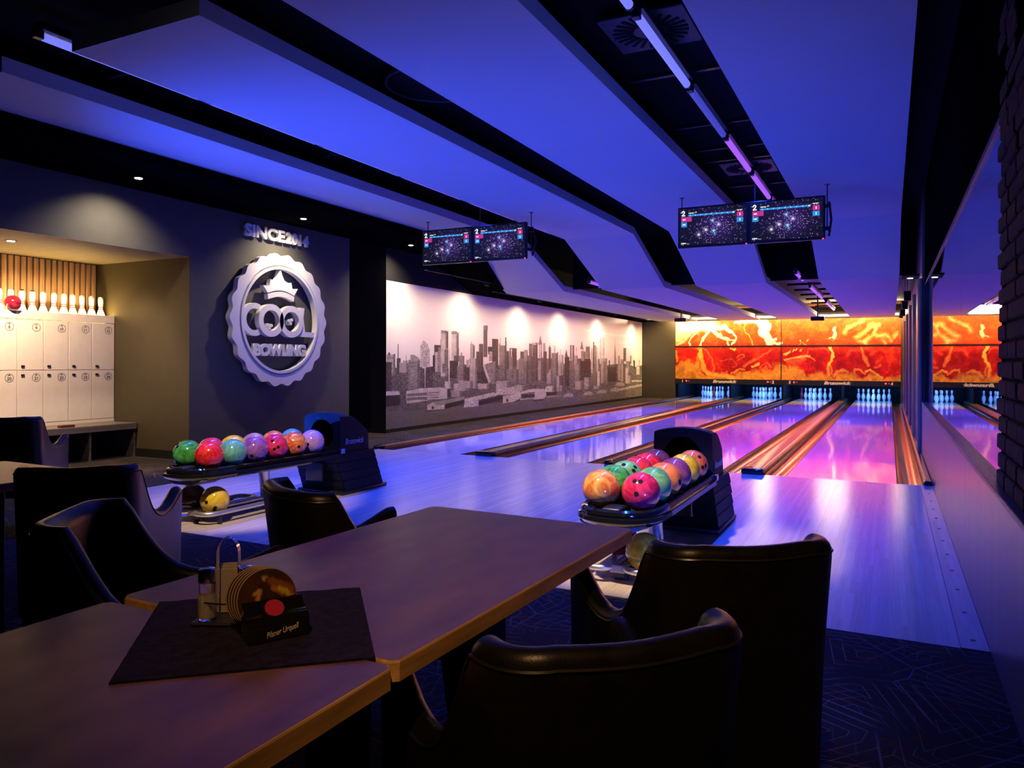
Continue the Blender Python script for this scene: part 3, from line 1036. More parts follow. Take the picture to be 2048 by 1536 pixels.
    S(D([(850, 1040), (900, 980), (1000, 945), (1080, 990)]), 3, yel, 0.6, 1.2)
    S(D([(1170, 980), (1180, 930), (1230, 930), (1330, 990)]), 2.5, yel, 0.7, 1); S(D([(1340, 950), (1420, 925), (1500, 980), (1600, 1060)]), 2.5, yel, 0.8, 1)
    S(D([(1480, 900), (1560, 870)]), 2, pink, 0.7, 1.4)
    # pull the drawn tongues about like smoke, then mottle
    ux = (fbm(w, h, 70, rng, 4) - 0.5) * 40 + (fbm(w, h, 16, rng, 3) - 0.5) * 12
    uy = (fbm(w, h, 70, rng, 4) - 0.5) * 30 + (fbm(w, h, 16, rng, 3) - 0.5) * 12
    X, Y = np.meshgrid(np.arange(w), np.arange(h))
    cv.a = cv.a[np.clip(Y + uy, 0, h - 1).astype(int), np.clip(X + ux, 0, w - 1).astype(int)]
    rid = 1 - np.abs(fbm(w, h, 46, rng, 5) - 0.5) * 9
    cv.a += np.clip(rid, 0, 1)[..., None] ** 2 * np.array([0.16, 0.10, 0.03]) * 0.8
    cv.a *= (0.82 + 0.36 * fbm(w, h, 30, rng, 5))[..., None]
    return cv
FL = draw_flames()
Z_BAND0, Z_BAND1, Z_MID = 0.52, 0.682, 1.775
units = [(-6.537, -3.125, 'flame-printed masking unit over lanes one and two'), (-3.100, 0.305, 'flame-printed masking unit over lanes three and four')]
texts = [((-6.29, '1'), (-4.883, 'Brunswick'), (-3.36, '2')), ((-2.851, '3'), (-1.443, 'Brunswick'), (0.066, '4'))]
dots = [(-6.16, -3.52), (-2.72, -0.10)]
for u, (x0, x1, lab) in enumerate(units):
    t = empty('masking_unit', (0, MASK_Y, 0))
    tag(t, lab, 'masking unit', 'masking units')
    for nm, z0, z1, rows_ in (('lower_artwork', Z_BAND1, Z_MID - 0.022, 92), ('upper_artwork', Z_MID + 0.022, MASK_TOP - 0.004, 76)):
        xs = np.linspace(x0, x1, 420); zs = np.linspace(z0, z1, rows_)
        X, Z = np.meshgrid(xs, zs)
        P = np.stack([X, np.full_like(X, -0.004), Z], -1)
        px, py = project(X, MASK_Y, Z)
        print_grid(nm, P, lin(FL.sample(px, py)) * 0.92, M['mask'], t)
        B().box(x0, x1, 0.0, 0.05, z0, z1).build('backing_board', M['black_matt'], t)
    B().box(x0 - 0.006, x1 + 0.006, -0.012, 0.05, Z_MID - 0.022, Z_MID + 0.022).build('middle_rail', M['black_satin'], t)
    B().box(x0, x1, -0.006, 0.06, Z_BAND0, Z_BAND1).build('number_band', M['black_satin'], t)
    for x, s in texts[u]:
        big = len(s) > 1
        text_obj('lettering' if big else 'lane_number', s, 0.12, 0.006, M['lettering'], t, facing_minus_y(x, -0.010, 0.606),
                 width=0.78 if big else None, height=0.105 if big else 0.10, offset=0.006, shear=0.25 if big else 0.12)
    for k, x in enumerate(dots[u]):
        d_ = B().lathe([(0.026, -0.005), (0.026, 0.0)], (0, 0, 0), 14).build('foul_indicator', M['led'], t)
        d_.rotation_euler = (R(90), 0, 0); d_.location = (x, -0.012, 0.612)
        s = 1 if k == 0 else -1
        b = B(); b.prism([(x + 0.055, 0.612), (x + 0.10, 0.588), (x + 0.10, 0.636)], 'y', -0.010, -0.004)
        b.build('indicator_arrow', M['led_dim'], t)
B().box(-3.124, -3.101, -0.01, 0.06, Z_BAND0, MASK_TOP).build('joint_strip', M['black_satin'], wb, loc=(0, MASK_Y, 0))

# wash above the masks
wash = empty('wash_light', (-3.1, MASK_Y - 0.34, 0))
tag(wash, 'long warm wash light in the ceiling gap above the flame masks', 'lamp')
B().box(-3.9, 3.55, -0.03, 0.05, 2.80, 2.84).build('housing', M['black_satin'], wash)
lamp('wash_glow', 'AREA', (-3.1, MASK_Y - 0.34, 2.79), MASK_WATT, (1.0, 0.68, 0.27), wash, aim=(-3.1, MASK_Y + 0.05, 1.5), size=7.2, size_y=0.07)
# light panels showing at the ends of the slots
slot_x = [(-7.6, -6.95), (-5.70, -4.905), (-3.70, -3.12), (-1.908, -1.066), (0.138, 0.38)]
slot_l = ['between the mural and the first hanging panel', 'in the slot between the first and second hanging panels', 'in the slot between the second and third hanging panels',
          'in the wide slot between the third and fourth hanging panels', 'between the last hanging panel and the ribbed wall']
for k, (a, b_) in enumerate(slot_x):
    t = empty('ceiling_light', ((a + b_) / 2, 24.7, 2.66))
    tag(t, 'bright warm light panel ' + slot_l[k], 'light', 'light panels above the masks')
    w = (b_ - a) / 2 - 0.01
    B().box(-w, w, -0.45, 0.45, 0.0, 0.012).build('diffuser', M['strip'], t)
    B().box(-w - 0.004, w + 0.004, -0.47, 0.47, 0.012, 0.04).build('tray', M['alu'], t)
    lamp('panel_glow', 'AREA', ((a + b_) / 2, 24.0, 2.70), COVE_WATT * w / 0.4, (1.0, 0.78, 0.45), t, aim=((a + b_) / 2, 22.5, 3.6), size=w * 2, size_y=0.3)

# ================================================================== MURAL
def draw_mural():
    rng = np.random.default_rng(11)
    cv = Canvas(764, 552, 1292, 872, 3.0, (0.93, 0.895, 0.87))
    h, w = cv.h, cv.w
    yy = (np.arange(h) / cv.k + cv.y0)[:, None] * np.ones((1, w))
    n = fbm(w, h, 26, rng, 5)
    k = 7.314
    A = lambda x, y: (760 + x / k, 640 + y / k)
    Bq = lambda x, y: (1020 + x / k, 640 + y / k)
    g = lambda v: (v / 255.0, v / 255.0 * 0.955, v / 255.0 * 0.92)
    def texf(kind):
        s = rng.integers(0, 9999)
        r_ = np.random.default_rng(int(s))
        if kind == 'h':
            return lambda X, Y: np.where((Y.astype(int) // 3) % 2 == 0, 1.0, 0.62)
        if kind == 'v':
            ph = r_.integers(0, 5)
            return lambda X, Y: np.where(((X.astype(int) + ph) // 3) % 2 == 0, 1.0, 0.80)
        if kind == 'win':
            return lambda X, Y: 1.0 - 0.38 * (((X.astype(int) // 2) % 2 == 0) & ((Y.astype(int) // 2) % 2 == 0)) - 0.1 * r_.random(X.shape)
        if kind == 'grid':
            return lambda X, Y: 1.0 + 0.55 * (((X.astype(int)) % 5 == 0) | ((Y.astype(int)) % 5 == 0))
        if kind == 'n':
            return lambda X, Y: 0.65 + 0.8 * r_.random(X.shape)
        return lambda X, Y: 0.93 + 0.10 * r_.random(X.shape)
    def P(f, pts, gray, kind=None):
        cv.poly([f(*p) for p in pts], g(gray), 1.0, texf(kind))
    def T(f, x0, x1, yt, yb, gray, kind=None):
        P(f, [(x0, yt), (x1, yt), (x1, yb), (x0, yb)], gray, kind)
        if x1 - x0 > 40 and gray > 100:       # shaded flank
            P(f, [(x1 - (x1 - x0) * 0.22, yt + 6), (x1, yt + 6), (x1, yb), (x1 - (x1 - x0) * 0.22, yb)], gray * 0.72, kind)
    # water
    sh = [A(0, 1330), A(680, 1300), A(1230, 1250), A(1800, 1190), A(2048, 1170), Bq(330, 1150), Bq(800, 1100), Bq(1300, 1060), Bq(1930, 990), Bq(2100, 985)]
    cv.poly(sh + [(1300, 880), (760, 880)], g(122), 1.0)
    streak = 0.90 + 0.2 * smooth_noise(w, h * 4, 12, rng)[::4][:h]
    # far haze mass and dense mid city
    P(A, [(60, 640), (300, 720), (420, 740), (600, 690), (780, 700), (1020, 700), (1240, 650), (1430, 690), (1700, 660), (1850, 650), (2048, 600), (2048, 1190), (680, 1300), (60, 1330)], 92, 'n')
    P(Bq, [(0, 600), (150, 650), (260, 520), (420, 560), (600, 560), (800, 640), (930, 560), (1030, 560), (1180, 600), (1320, 560), (1430, 660), (1560, 640), (1700, 640), (1850, 690), (1960, 650), (1960, 985), (1300, 1060), (800, 1100), (0, 1170)], 105, 'n')
    for x0, x1, yt, yb, gr, kd in [
        (95, 225, 500, 820, 178, 'win'), (120, 150, 480, 520, 90, None), (60, 170, 620, 1050, 72, None), (258, 274, 350, 600, 105, None), (245, 300, 560, 800, 88, None), (285, 415, 625, 770, 175, None), (335, 400, 590, 640, 190, None), (375, 390, 520, 600, 190, None),
        (415, 585, 580, 1020, 172, 'h'), (595, 775, 680, 990, 62, 'grid'), (650, 665, 690, 990, 190, None), (620, 680, 685, 705, 215, None), (795, 890, 365, 520, 80, None), (770, 815, 515, 760, 68, None), (805, 850, 470, 760, 195, None), (850, 890, 400, 760, 165, 'win'),
        (890, 975, 150, 830, 198, None), (895, 970, 150, 200, 165, 'win'), (972, 1000, 165, 420, 92, None), (884, 892, 280, 420, 120, None), (940, 1000, 430, 770, 140, 'win'), (915, 1000, 640, 770, 135, 'win'), (1002, 1018, 420, 910, 220, None), (1045, 1130, 160, 600, 205, None), (1048, 1120, 165, 210, 165, 'win'), (1128, 1152, 180, 600, 105, None),
        (1080, 1130, 520, 600, 105, None), (1020, 1145, 595, 850, 68, None), (1155, 1230, 520, 680, 165, 'win'), (1180, 1205, 475, 525, 160, None), (1130, 1240, 670, 900, 125, 'n'), (1235, 1315, 680, 930, 72, None), (1265, 1305, 580, 690, 195, 'win'), (1320, 1375, 350, 600, 190, 'win'), (1334, 1342, 315, 360, 150, None),
        (1360, 1385, 370, 550, 100, None), (1445, 1510, 350, 470, 105, None), (1515, 1570, 80, 540, 118, 'win'), (1515, 1572, 85, 150, 140, 'win'), (1410, 1510, 460, 760, 105, 'win'), (1420, 1600, 760, 930, 66, None), (1310, 1415, 560, 1000, 192, 'v'), (1580, 1660, 390, 500, 74, None), (1595, 1670, 460, 600, 190, 'win'), (1640, 1730, 275, 700, 80, None),
        (1740, 1760, 340, 700, 150, None), (1757, 1840, 370, 700, 142, None), (1757, 1766, 250, 370, 175, None), (1832, 1850, 250, 700, 92, None), (1850, 1890, 450, 720, 82, None), (1895, 1975, 410, 560, 78, None), (1915, 1935, 430, 560, 215, None), (1970, 2000, 460, 700, 82, None), (1885, 1955, 540, 720, 130, None), (1990, 2060, 580, 900, 165, 'win'), (1850, 2030, 720, 930, 142, 'v'), (1745, 1845, 660, 880, 118, None)]:
        T(A, x0, x1, yt, yb, gr, kd)
    P(A, [(445, 512), (500, 510), (578, 560), (578, 590), (445, 590)], 160)
    P(A, [(588, 390), (635, 295), (690, 350), (730, 440), (730, 690), (588, 690)], 172, 'n')
    P(A, [(1500, 660), (1690, 600), (1685, 930), (1590, 930)], 150, 'v'); P(A, [(1500, 660), (1530, 650), (1615, 900), (1590, 930)], 205)
    for x0, x1, yt, yb, gr, kd in [
        (0, 40, 420, 560, 80, None), (12, 30, 425, 560, 205, None), (40, 100, 410, 680, 82, None), (0, 50, 540, 900, 140, 'v'), (100, 130, 590, 720, 195, 'win'), (150, 205, 460, 560, 88, None), (135, 265, 560, 930, 140, 'v'), (205, 258, 440, 600, 182, 'win'), (275, 325, 345, 900, 122, 'win'), (330, 402, 335, 900, 110, 'win'), (340, 390, 342, 362, 205, None), (420, 470, 360, 560, 192, None),
        (410, 450, 600, 880, 185, 'v'), (452, 480, 550, 900, 110, None), (480, 520, 340, 460, 165, None), (485, 540, 460, 900, 84, None), (565, 600, 395, 720, 84, None), (575, 585, 370, 400, 100, None), (610, 690, 480, 900, 142, 'v'), (640, 665, 370, 480, 190, None), (690, 705, 465, 800, 95, None), (710, 782, 510, 820, 200, 'v'), (736, 744, 430, 520, 180, None), (740, 755, 620, 790, 110, None),
        (800, 870, 540, 960, 78, 'v'), (880, 895, 365, 580, 74, None), (900, 940, 370, 600, 98, None), (902, 916, 375, 600, 185, None), (940, 990, 520, 700, 178, None), (968, 974, 400, 520, 150, None), (945, 1020, 650, 900, 150, None), (1025, 1180, 570, 880, 74, 'v'), (1040, 1090, 450, 600, 160, 'v'), (1110, 1165, 385, 460, 130, 'h'), (1090, 1170, 460, 570, 160, 'win'),
        (1185, 1215, 410, 780, 195, None), (1215, 1230, 320, 700, 80, None), (1230, 1265, 370, 800, 150, 'v'), (1265, 1290, 400, 760, 195, None), (1310, 1340, 260, 640, 200, None), (1355, 1385, 260, 560, 200, None), (1330, 1380, 560, 930, 198, 'v'), (1385, 1425, 560, 940, 160, 'v'), (1445, 1460, 590, 680, 82, None), (1430, 1560, 690, 900, 84, 'win'),
        (1580, 1610, 520, 880, 192, 'v'), (1620, 1665, 570, 900, 192, 'v'), (1660, 1700, 410, 600, 118, 'win'), (1700, 1760, 600, 760, 180, 'win'), (1760, 1775, 520, 640, 140, None), (1805, 1825, 590, 720, 80, None), (1690, 1725, 700, 930, 215, None), (1725, 1768, 810, 930, 205, 'v'), (1850, 1900, 650, 800, 200, 'n'), (1888, 1896, 580, 660, 180, None)]:
        T(Bq, x0, x1, yt, yb, gr, kd)
    for tri, gr in (([(445, 225), (412, 360), (472, 360)], 125), ([(825, 430), (800, 530), (848, 545)], 88), ([(1050, 300), (1028, 420), (1076, 440)], 118), ([(1535, 265), (1518, 640), (1557, 640)], 165)):
        P(Bq, tri, gr)
    # speckle the dense city
    sp = rng.random((h, w))
    band = (yy > 735) & (yy < 800) & (cv.a[..., 0] < 0.6)
    cv.a[band & (sp > 0.93)] += 0.28
    cv.a[band & (sp < 0.05)] *= 0.6
    # waterfront
    P(A, [(60, 1050), (280, 1040), (292, 1092), (60, 1108)], 212); P(A, [(60, 1108), (290, 1095), (290, 1250), (60, 1270)], 62)
    P(A, [(385, 1040), (600, 1000), (870, 985), (985, 1005), (985, 1150), (870, 1190), (385, 1225)], 208)
    for yb in (1075, 1135):
        P(A, [(395, yb), (690, yb - 12), (690, yb + 28), (395, yb + 42)], 135, 'v')
    for yb in (1060, 1095, 1130, 1165):
        P(A, [(705, yb), (860, yb - 8), (860, yb + 4), (705, yb + 12)], 140, 'v')
    P(A, [(60, 1290), (380, 1225), (760, 1170), (985, 1150), (985, 1200), (680, 1290), (60, 1325)], 105, 'n')
    T(A, 950, 1040, 900, 1000, 205, 'n'); T(A, 1080, 1300, 930, 1060, 205, 'win'); T(A, 1150, 1360, 890, 1000, 200, 'win'); T(A, 985, 1030, 1020, 1130, 70); T(A, 1040, 1200, 1030, 1130, 195, 'win'); T(A, 1430, 1600, 930, 1010, 192); T(A, 1700, 1900, 890, 1080, 205, 'win')
    P(A, [(1210, 1045), (1690, 1000), (1700, 1085), (1230, 1130)], 100, 'n')
    P(A, [(1700, 1010), (1800, 1000), (2048, 960), (2048, 1070), (1800, 1100), (1700, 1080)], 185, 'n')
    P(A, [(690, 1250), (770, 1205), (835, 1250), (860, 1312), (690, 1325)], 220); T(A, 755, 790, 1265, 1300, 70); P(A, [(770, 1205), (1240, 1118), (1225, 1165), (840, 1252)], 168); P(A, [(840, 1250), (945, 1232), (945, 1302), (852, 1312)], 205, 'n'); P(A, [(945, 1240), (1225, 1168), (1228, 1222), (945, 1305)], 60)
    P(A, [(660, 1322), (860, 1306), (950, 1298), (940, 1312), (670, 1345)], 95, 'n')
    P(A, [(1250, 1150), (1440, 1172), (1800, 1078), (1650, 1062)], 195, 'n'); P(A, [(1240, 1150), (1442, 1165), (1442, 1260), (1225, 1282)], 208, 'n'); P(A, [(1445, 1190), (1800, 1098), (1800, 1160), (1445, 1252)], 62)
    P(A, [(1800, 1112), (1960, 1090), (1960, 1192), (1795, 1222)], 215); T(A, 1850, 1875, 1155, 1200, 70); P(A, [(1960, 1110), (2060, 1052), (2060, 1140), (1960, 1192)], 195, 'n')
    for pts, gr, kd in (([(590, 710), (600, 930), (535, 930), (540, 810)], 198, 'win'), ([(365, 1010), (520, 1010), (532, 1100), (490, 1160), (350, 1180)], 220, None), ([(330, 1170), (500, 1150), (535, 1110), (535, 1130), (480, 1180), (340, 1188)], 90, None),
                        ([(0, 1110), (160, 1050), (165, 1120), (0, 1205)], 208, 'n'), ([(170, 1090), (360, 1088), (360, 1130), (170, 1135)], 72, None), ([(170, 1040), (360, 1000), (360, 1050), (170, 1080)], 200, 'n'), ([(530, 1060), (680, 1050), (680, 1090), (535, 1105)], 75, None)):
        P(Bq, pts, gr, kd)
    T(Bq, 60, 210, 950, 1040, 205, 'win'); T(Bq, 240, 380, 950, 1000, 105, 'n'); T(Bq, 520, 640, 965, 1050, 205, 'n'); T(Bq, 680, 720, 820, 1040, 205, 'win'); T(Bq, 722, 782, 810, 960, 110, 'win'); T(Bq, 725, 772, 955, 1040, 205, 'win'); T(Bq, 955, 1060, 895, 1020, 205, 'v'); T(Bq, 1085, 1165, 840, 1010, 205, 'h'); T(Bq, 1215, 1280, 790, 960, 125)
    T(Bq, 1275, 1315, 750, 1010, 218); T(Bq, 1220, 1320, 960, 1012, 205, 'win'); T(Bq, 1780, 1960, 880, 905, 205); T(Bq, 1780, 1960, 905, 930, 110, 'n'); P(Bq, [(1560, 1010), (1960, 925), (1960, 960), (1560, 1045)], 185, 'n')
    for cx, cy in ((860, 1110), (1150, 1085), (1350, 1060), (1540, 1030), (1610, 950)):
        P(Bq, [(cx - 80, cy + 15), (cx - 60, cy - 30), (cx + 20, cy - 45), (cx + 70, cy - 15), (cx + 60, cy + 15)], 170, 'n')
    # fine grain over everything below the skyline, streaks on the water
    water = yy > np.interp(np.arange(w) / cv.k + cv.x0, [p[0] for p in sh], [p[1] for p in sh])[None, :] + 3
    city = cv.a.mean(2) < 0.85
    cv.a[city & ~water] *= (0.84 + 0.32 * n)[city & ~water][:, None]
    cv.a[water] *= streak[water][:, None]
    # soft clouds
    for a_ in ([(1170, 660), (1215, 668), (1250, 672)], [(1240, 685), (1262, 684)], [(1250, 693), (1290, 692)]):
        cv.stroke(a_, 2, (1, 0.99, 0.98), 0.5, 2.5)
    return cv
MU = draw_mural()
MZ0, MZ1, MY0, MY1 = 0.064, LOW + 0.008, 10.582, MASK_Y - 0.004
pxs = np.linspace(771.0, project(WALL_L, MY1, 1.5)[0], 860)
# columns chosen so that detail is even along the receding wall
a_ = R(YAW)
tl = (pxs - 1024) / FPX
ycol = WALL_L * (tl * math.sin(a_) + math.cos(a_)) / (tl * math.cos(a_) - math.sin(a_))
ycol = np.linspace(0, 1, 860) * 0 + ycol
ycol = MY0 + (ycol - ycol[0]) * (MY1 - MY0) / (ycol[-1] - ycol[0])
zrow = np.linspace(MZ0, MZ1, 250)
Yg, Zg = np.meshgrid(ycol, zrow)
mx = WALL_L + 0.006
P = np.stack([np.zeros_like(Yg), Yg, Zg], -1)
px, py = project(mx, Yg, Zg)
mural = empty('wall_mural', (mx, 0, 0))
tag(mural, 'long black and white print of a skyscraper skyline above a river, on the lane-side wall', 'mural')
print_grid('printed_sheet', P, lin(MU.sample(px, py)) * 0.95, M['mural'], mural)
B().box(-0.0055, -0.0008, MY0, MY1, MZ0, MZ1).build('mounting_board', M['black_matt'], mural)

# ================================================================== SIGN
SY, SZ = 7.975, 1.803
SX = WALL_L
sign = empty('round_sign', (SX, SY, SZ))
tag(sign, 'round white scalloped sign with a crown reading COOL BOWLING on the dark wall', 'sign')
def ring(name, outer, inner, x0, x1, material, parent, n=240):
    v, f = [], []
    for k in range(n):
        a = 2 * math.pi * k / n
        ro, ri = outer(a), inner(a)
        for r_, x in ((ri, x0), (ro, x0), (ro, x1), (ri, x1)):
            v.append((x, r_ * math.cos(a), r_ * math.sin(a)))
    for k in range(n):
        j = (k + 1) % n
        for q in range(4):
            f.append((k * 4 + q, k * 4 + (q + 1) % 4, j * 4 + (q + 1) % 4, j * 4 + q))
    o = pydata(name, v, f, material, parent)
    bm = bmesh.new(); bm.from_mesh(o.data); bmesh.ops.recalc_face_normals(bm, faces=bm.faces); bm.to_mesh(o.data); bm.free()
    return o
scal = lambda a: 0.905 + 0.018 * math.cos(22 * a) + 0.006 * abs(math.cos(11 * a))
ring('scalloped_ring', scal, lambda a: 0.765, 0.045, 0.125, M['white_sign'], sign)
ring('inner_ring', lambda a: 0.745, lambda a: 0.708, 0.045, 0.135, M['white_sign'], sign)
ring('groove_ring', lambda a: 0.767, lambda a: 0.743, 0.045, 0.095, M['white_sign'], sign)
for k in range(8):
    a = R(22.5 + 45 * k)
    o_ = B().box(0.0005, 0.05, -0.02, 0.02, -0.02, 0.02).build('spacer', M['steel_dark'], sign)
    o_.location = (0, 0.83 * math.cos(a), 0.83 * math.sin(a))
W2 = lambda y, z: (y - SY, z - SZ)
def slab(name, poly, x0, x1, parent, holes=None):
    return B().prism(poly, 'x', x0, x1).build(name, M['white_sign'], parent)
# crown
cr = [(7.715, 2.165), (7.625, 2.262), (7.70, 2.262), (7.745, 2.265), (7.765, 2.36), (7.80, 2.345), (7.865, 2.36), (7.90, 2.40), (7.935, 2.49), (7.955, 2.515), (7.985, 2.43), (8.03, 2.36), (8.10, 2.335), (8.165, 2.345), (8.185, 2.265), (8.23, 2.255), (8.30, 2.27), (8.225, 2.165)]
arc = [(7.715 + 0.51 * k / 10, 2.165 + 0.052 * math.sin(math.pi * k / 10)) for k in range(9, 0, -1)]
slab('crown', [W2(*p) for p in cr + arc], 0.05, 0.12, sign)
band = [(7.71 + 0.515 * k / 12, 2.148 + 0.052 * math.sin(math.pi * k / 12)) for k in range(13)] + [(8.215 - 0.495 * k / 12, 2.078 + 0.052 * math.sin(math.pi * k / 12)) for k in range(13)]
slab('crown_band', [W2(*p) for p in band], 0.05, 0.12, sign)
# COOL
def cring(name, cy, ry, rz, tw, a0, a1, parent, x0=0.05, x1=0.115, n=48, cz=1.79):
    v, f = [], []
    for k in range(n + 1):
        a = R(a0 + (a1 - a0) * k / n)
        for s, x in ((0, x0), (1, x0), (1, x1), (0, x1)):
            ry_, rz_ = (ry, rz) if s else (ry - tw, rz - tw)
            v.append((x, cy - SY + ry_ * math.cos(a), cz - SZ + rz_ * math.sin(a)))
    full = abs(a1 - a0) >= 359.9
    for k in range(n):
        for q in range(4):
            f.append((k * 4 + q, k * 4 + (q + 1) % 4, (k + 1) * 4 + (q + 1) % 4, (k + 1) * 4 + q))
    if not full:
        f += [(3, 2, 1, 0), tuple(n * 4 + q for q in range(4))]
    b = B(); b.add(v, f)
    return b.build(name, M['white_sign'], parent)
cring('letter_c', 7.485, 0.225, 0.222, 0.075, 62, 298, sign)
cring('letter_o', 7.775, 0.235, 0.225, 0.085, 0, 360, sign, x1=0.13)
cring('letter_o', 8.165, 0.235, 0.225, 0.085, 0, 360, sign, x1=0.13)
slab('letter_l', [W2(*p) for p in [(8.345, 2.005), (8.44, 2.0), (8.42, 1.85), (8.455, 1.655), (8.665, 1.655), (8.69, 1.58), (8.36, 1.585), (8.345, 1.70), (8.36, 1.85)]], 0.05, 0.115, sign)
for cy, cz in ((7.735, 1.725), (7.79, 1.72), (7.755, 1.685), (8.13, 1.80), (8.185, 1.815), (8.16, 1.765)):
    o_ = B().lathe([(0.022, 0.0), (0.022, 0.10)], (0, 0, 0), 14).build('finger_peg', M['white_sign'], sign)
    o_.rotation_euler = (0, R(90), 0); o_.location = (0.02, cy - SY, cz - SZ)
text_obj('lettering', 'BOWLING', 0.2, 0.06, M['white_sign'], sign, facing_plus_x(0.085, 7.975 - SY, 1.385 - SZ), width=1.0, height=0.172, offset=0.012)
since = empty('wall_lettering', (SX, 7.96, 2.985))
tag(since, 'white raised letters reading SINCE 2014 above the round sign', 'lettering')
text_obj('word', 'SINCE', 0.2, 0.04, M['white_sign'], since, facing_plus_x(0.055, -0.245, 0.0), width=0.74, height=0.168, offset=0.008)
text_obj('year', '2014', 0.2, 0.04, M['white_sign'], since, facing_plus_x(0.055, 0.38, 0.0), width=0.47, height=0.168, offset=0.008)

# ================================================================== LOCKER NICHE
LX = -9.12
bench = empty('locker_bench', (LX, 5.2, 0))
tag(bench, 'long grey wooden bench with open shoe bays under the white lockers', 'bench')
B().box(-0.40, 0.46, -2.4, NY - 5.2 - 0.018, 0.355, 0.435, bevel=0.006).build('bench_top', M['bench'], bench)
for y in (1.30, 0.70, 0.08, -0.54, -1.16, -1.78, -2.38):
    B().box(-0.36, 0.43, y - 0.012, y + 0.012, 0.0, 0.355).build('divider', M['bench'], bench)
B().box(-0.38, -0.36, -2.4, 1.30, 0.0, 0.355).build('back_panel', M['black_matt'], bench)
cols = [6.523, 6.209, 5.903, 5.592, 5.284, 4.975, 4.666]
Z0, ZM, ZT, ZC = 0.47, 1.112, 1.713, 1.815
def locker(y0, y1, columns, nums_top, nums_low, label):
    t = empty('locker_unit', (LX, y0, Z0 - 0.03))
    tag(t, label, 'locker', 'locker units')
    zb = Z0 - 0.03
    B().box(-0.36, -0.022, 0.002, y1 - y0 - 0.002, -0.004, 1.60 - zb).box(-0.05, -0.022, 0.002, y1 - y0 - 0.002, 1.60 - zb, ZT - zb).build('body', M['locker'], t)
    B().box(-0.022, 0.0, 0.002, y1 - y0 - 0.002, -0.004, Z0 - zb + 0.006).build('plinth', M['locker'], t)
    B().box(-0.03, 0.004, 0.002, y1 - y0 - 0.002, ZT - zb + 0.004, ZC - zb, bevel=0.003, seg=1).build('top_fascia', M['locker'], t)
    for (c1, c0), nt_, nl in zip(columns, nums_top, nums_low):
        for (za, zc, num) in ((Z0 + 0.012, ZM - 0.003, nl), (ZM + 0.003, ZT - 0.004, nt_)):
            d = B().box(-0.02, 0.0, c0 - y0 + 0.004, c1 - y0 - 0.004, za - zb, zc - zb, bevel=0.002, seg=1).build('door', M['locker'], t)
            cy = c0 - y0 + (c1 - c0) * 0.72
            top = zc - zb - 0.085
            rg = []
            v, f = [], []
            for k in range(28):
                a = 2 * math.pi * k / 28
                for r_ in (0.050, 0.0445):
                    v.append((0.0012, cy + r_ * math.cos(a), top + r_ * math.sin(a)))
            for k in range(28):
                j = (k + 1) % 28
                f.append((2 * k, 2 * j, 2 * j + 1, 2 * k + 1))
            pydata('number_ring', v, f, M['ink'], d)
            b = B(); b.prism([(cy - 0.018, top + 0.026), (cy + 0.018, top + 0.026), (cy + 0.008, top + 0.034), (cy, top + 0.039), (cy - 0.008, top + 0.034)], 'x', 0.0002, 0.0012)
            b.build('crown_mark', M['ink'], d)
            text_obj('number', str(num), 0.05, 0.001, M['ink'], d, facing_plus_x(0.001, cy, top - 0.008), height=0.038, offset=0.001)
            lz = (za - zb + 0.045) if num == nt_ else (zc - zb - 0.055)
            B().box(0.0, 0.012, c0 - y0 + 0.045, c0 - y0 + 0.085, lz - 0.012, lz + 0.012, bevel=0.003, seg=1).build('lock', M['black_satin'], d)
    return t
cp = [(cols[k], cols[k + 1]) for k in range(6)]
locker(cols[4], cols[0], cp[:4], [12, 11, 10, 9], [24, 23, 22, 21], 'white locker unit with doors 9 to 12 above 21 to 24')
locker(cols[6], cols[4] - 0.004, cp[4:6], [8, 7], [20, 19], 'white locker unit with doors 8 and 20 at the picture edge')
# slatted back wall above the lockers
sw = empty('slat_screen', (NB, NY, 0))
tag(sw, 'row of upright pine slats on black behind the glowing pins', 'slat wall')
for k in range(24):
    B().box(0.0, 0.035, -0.075 - 0.0757 * k, -0.02 - 0.0757 * k, 1.60, NZ - 0.012, bevel=0.003, seg=1).build('slat', M['slat'], sw)
trough = empty('light_trough', (LX - 0.16, 5.2, 1.59))
tag(trough, 'glowing light trough on top of the lockers behind the pins', 'lamp')
B().box(-0.15, 0.107, -0.55, 1.31, 0.016, 0.024).build('tray', M['locker'], trough)
B().box(0.098, 0.108, -0.55, 1.30, 0.14, 0.17).build('light_strip', M['trough'], trough)
lamp('trough_glow', 'AREA', (LX - 0.05, 5.58, 1.80), 26.0, (1.0, 0.66, 0.20), trough, aim=(LX - 0.16, 5.58, 2.1), size=1.8, size_y=0.03)
lamp('trough_end_glow', 'POINT', (LX - 0.12, 6.43, 1.84), 4.5, (1.0, 0.70, 0.12), trough, radius=0.03)
py_ = [6.429, 6.285, 6.154, 6.041, 5.916, 5.789, 5.665, 5.545, 5.414, 5.296]
lp0 = make_pin('locker_pin', seg=20)
ch = B().lathe([(0.024, 0.372), (0.020, 0.384), (0.006, 0.388)], (0, 0, 0), 10)
ch.build('charred_cap', M['char'], lp0, smooth=True)
plain = make_pin('locker_pin', seg=20)
for p_ in (lp0, plain):
    for c_ in p_.children:
        c_.scale = (1.02, 1.02, 1.2)
ordn = ['first', 'second', 'third', 'fourth', 'fifth', 'sixth', 'seventh', 'eighth', 'ninth', 'tenth']
ua = [False, False]
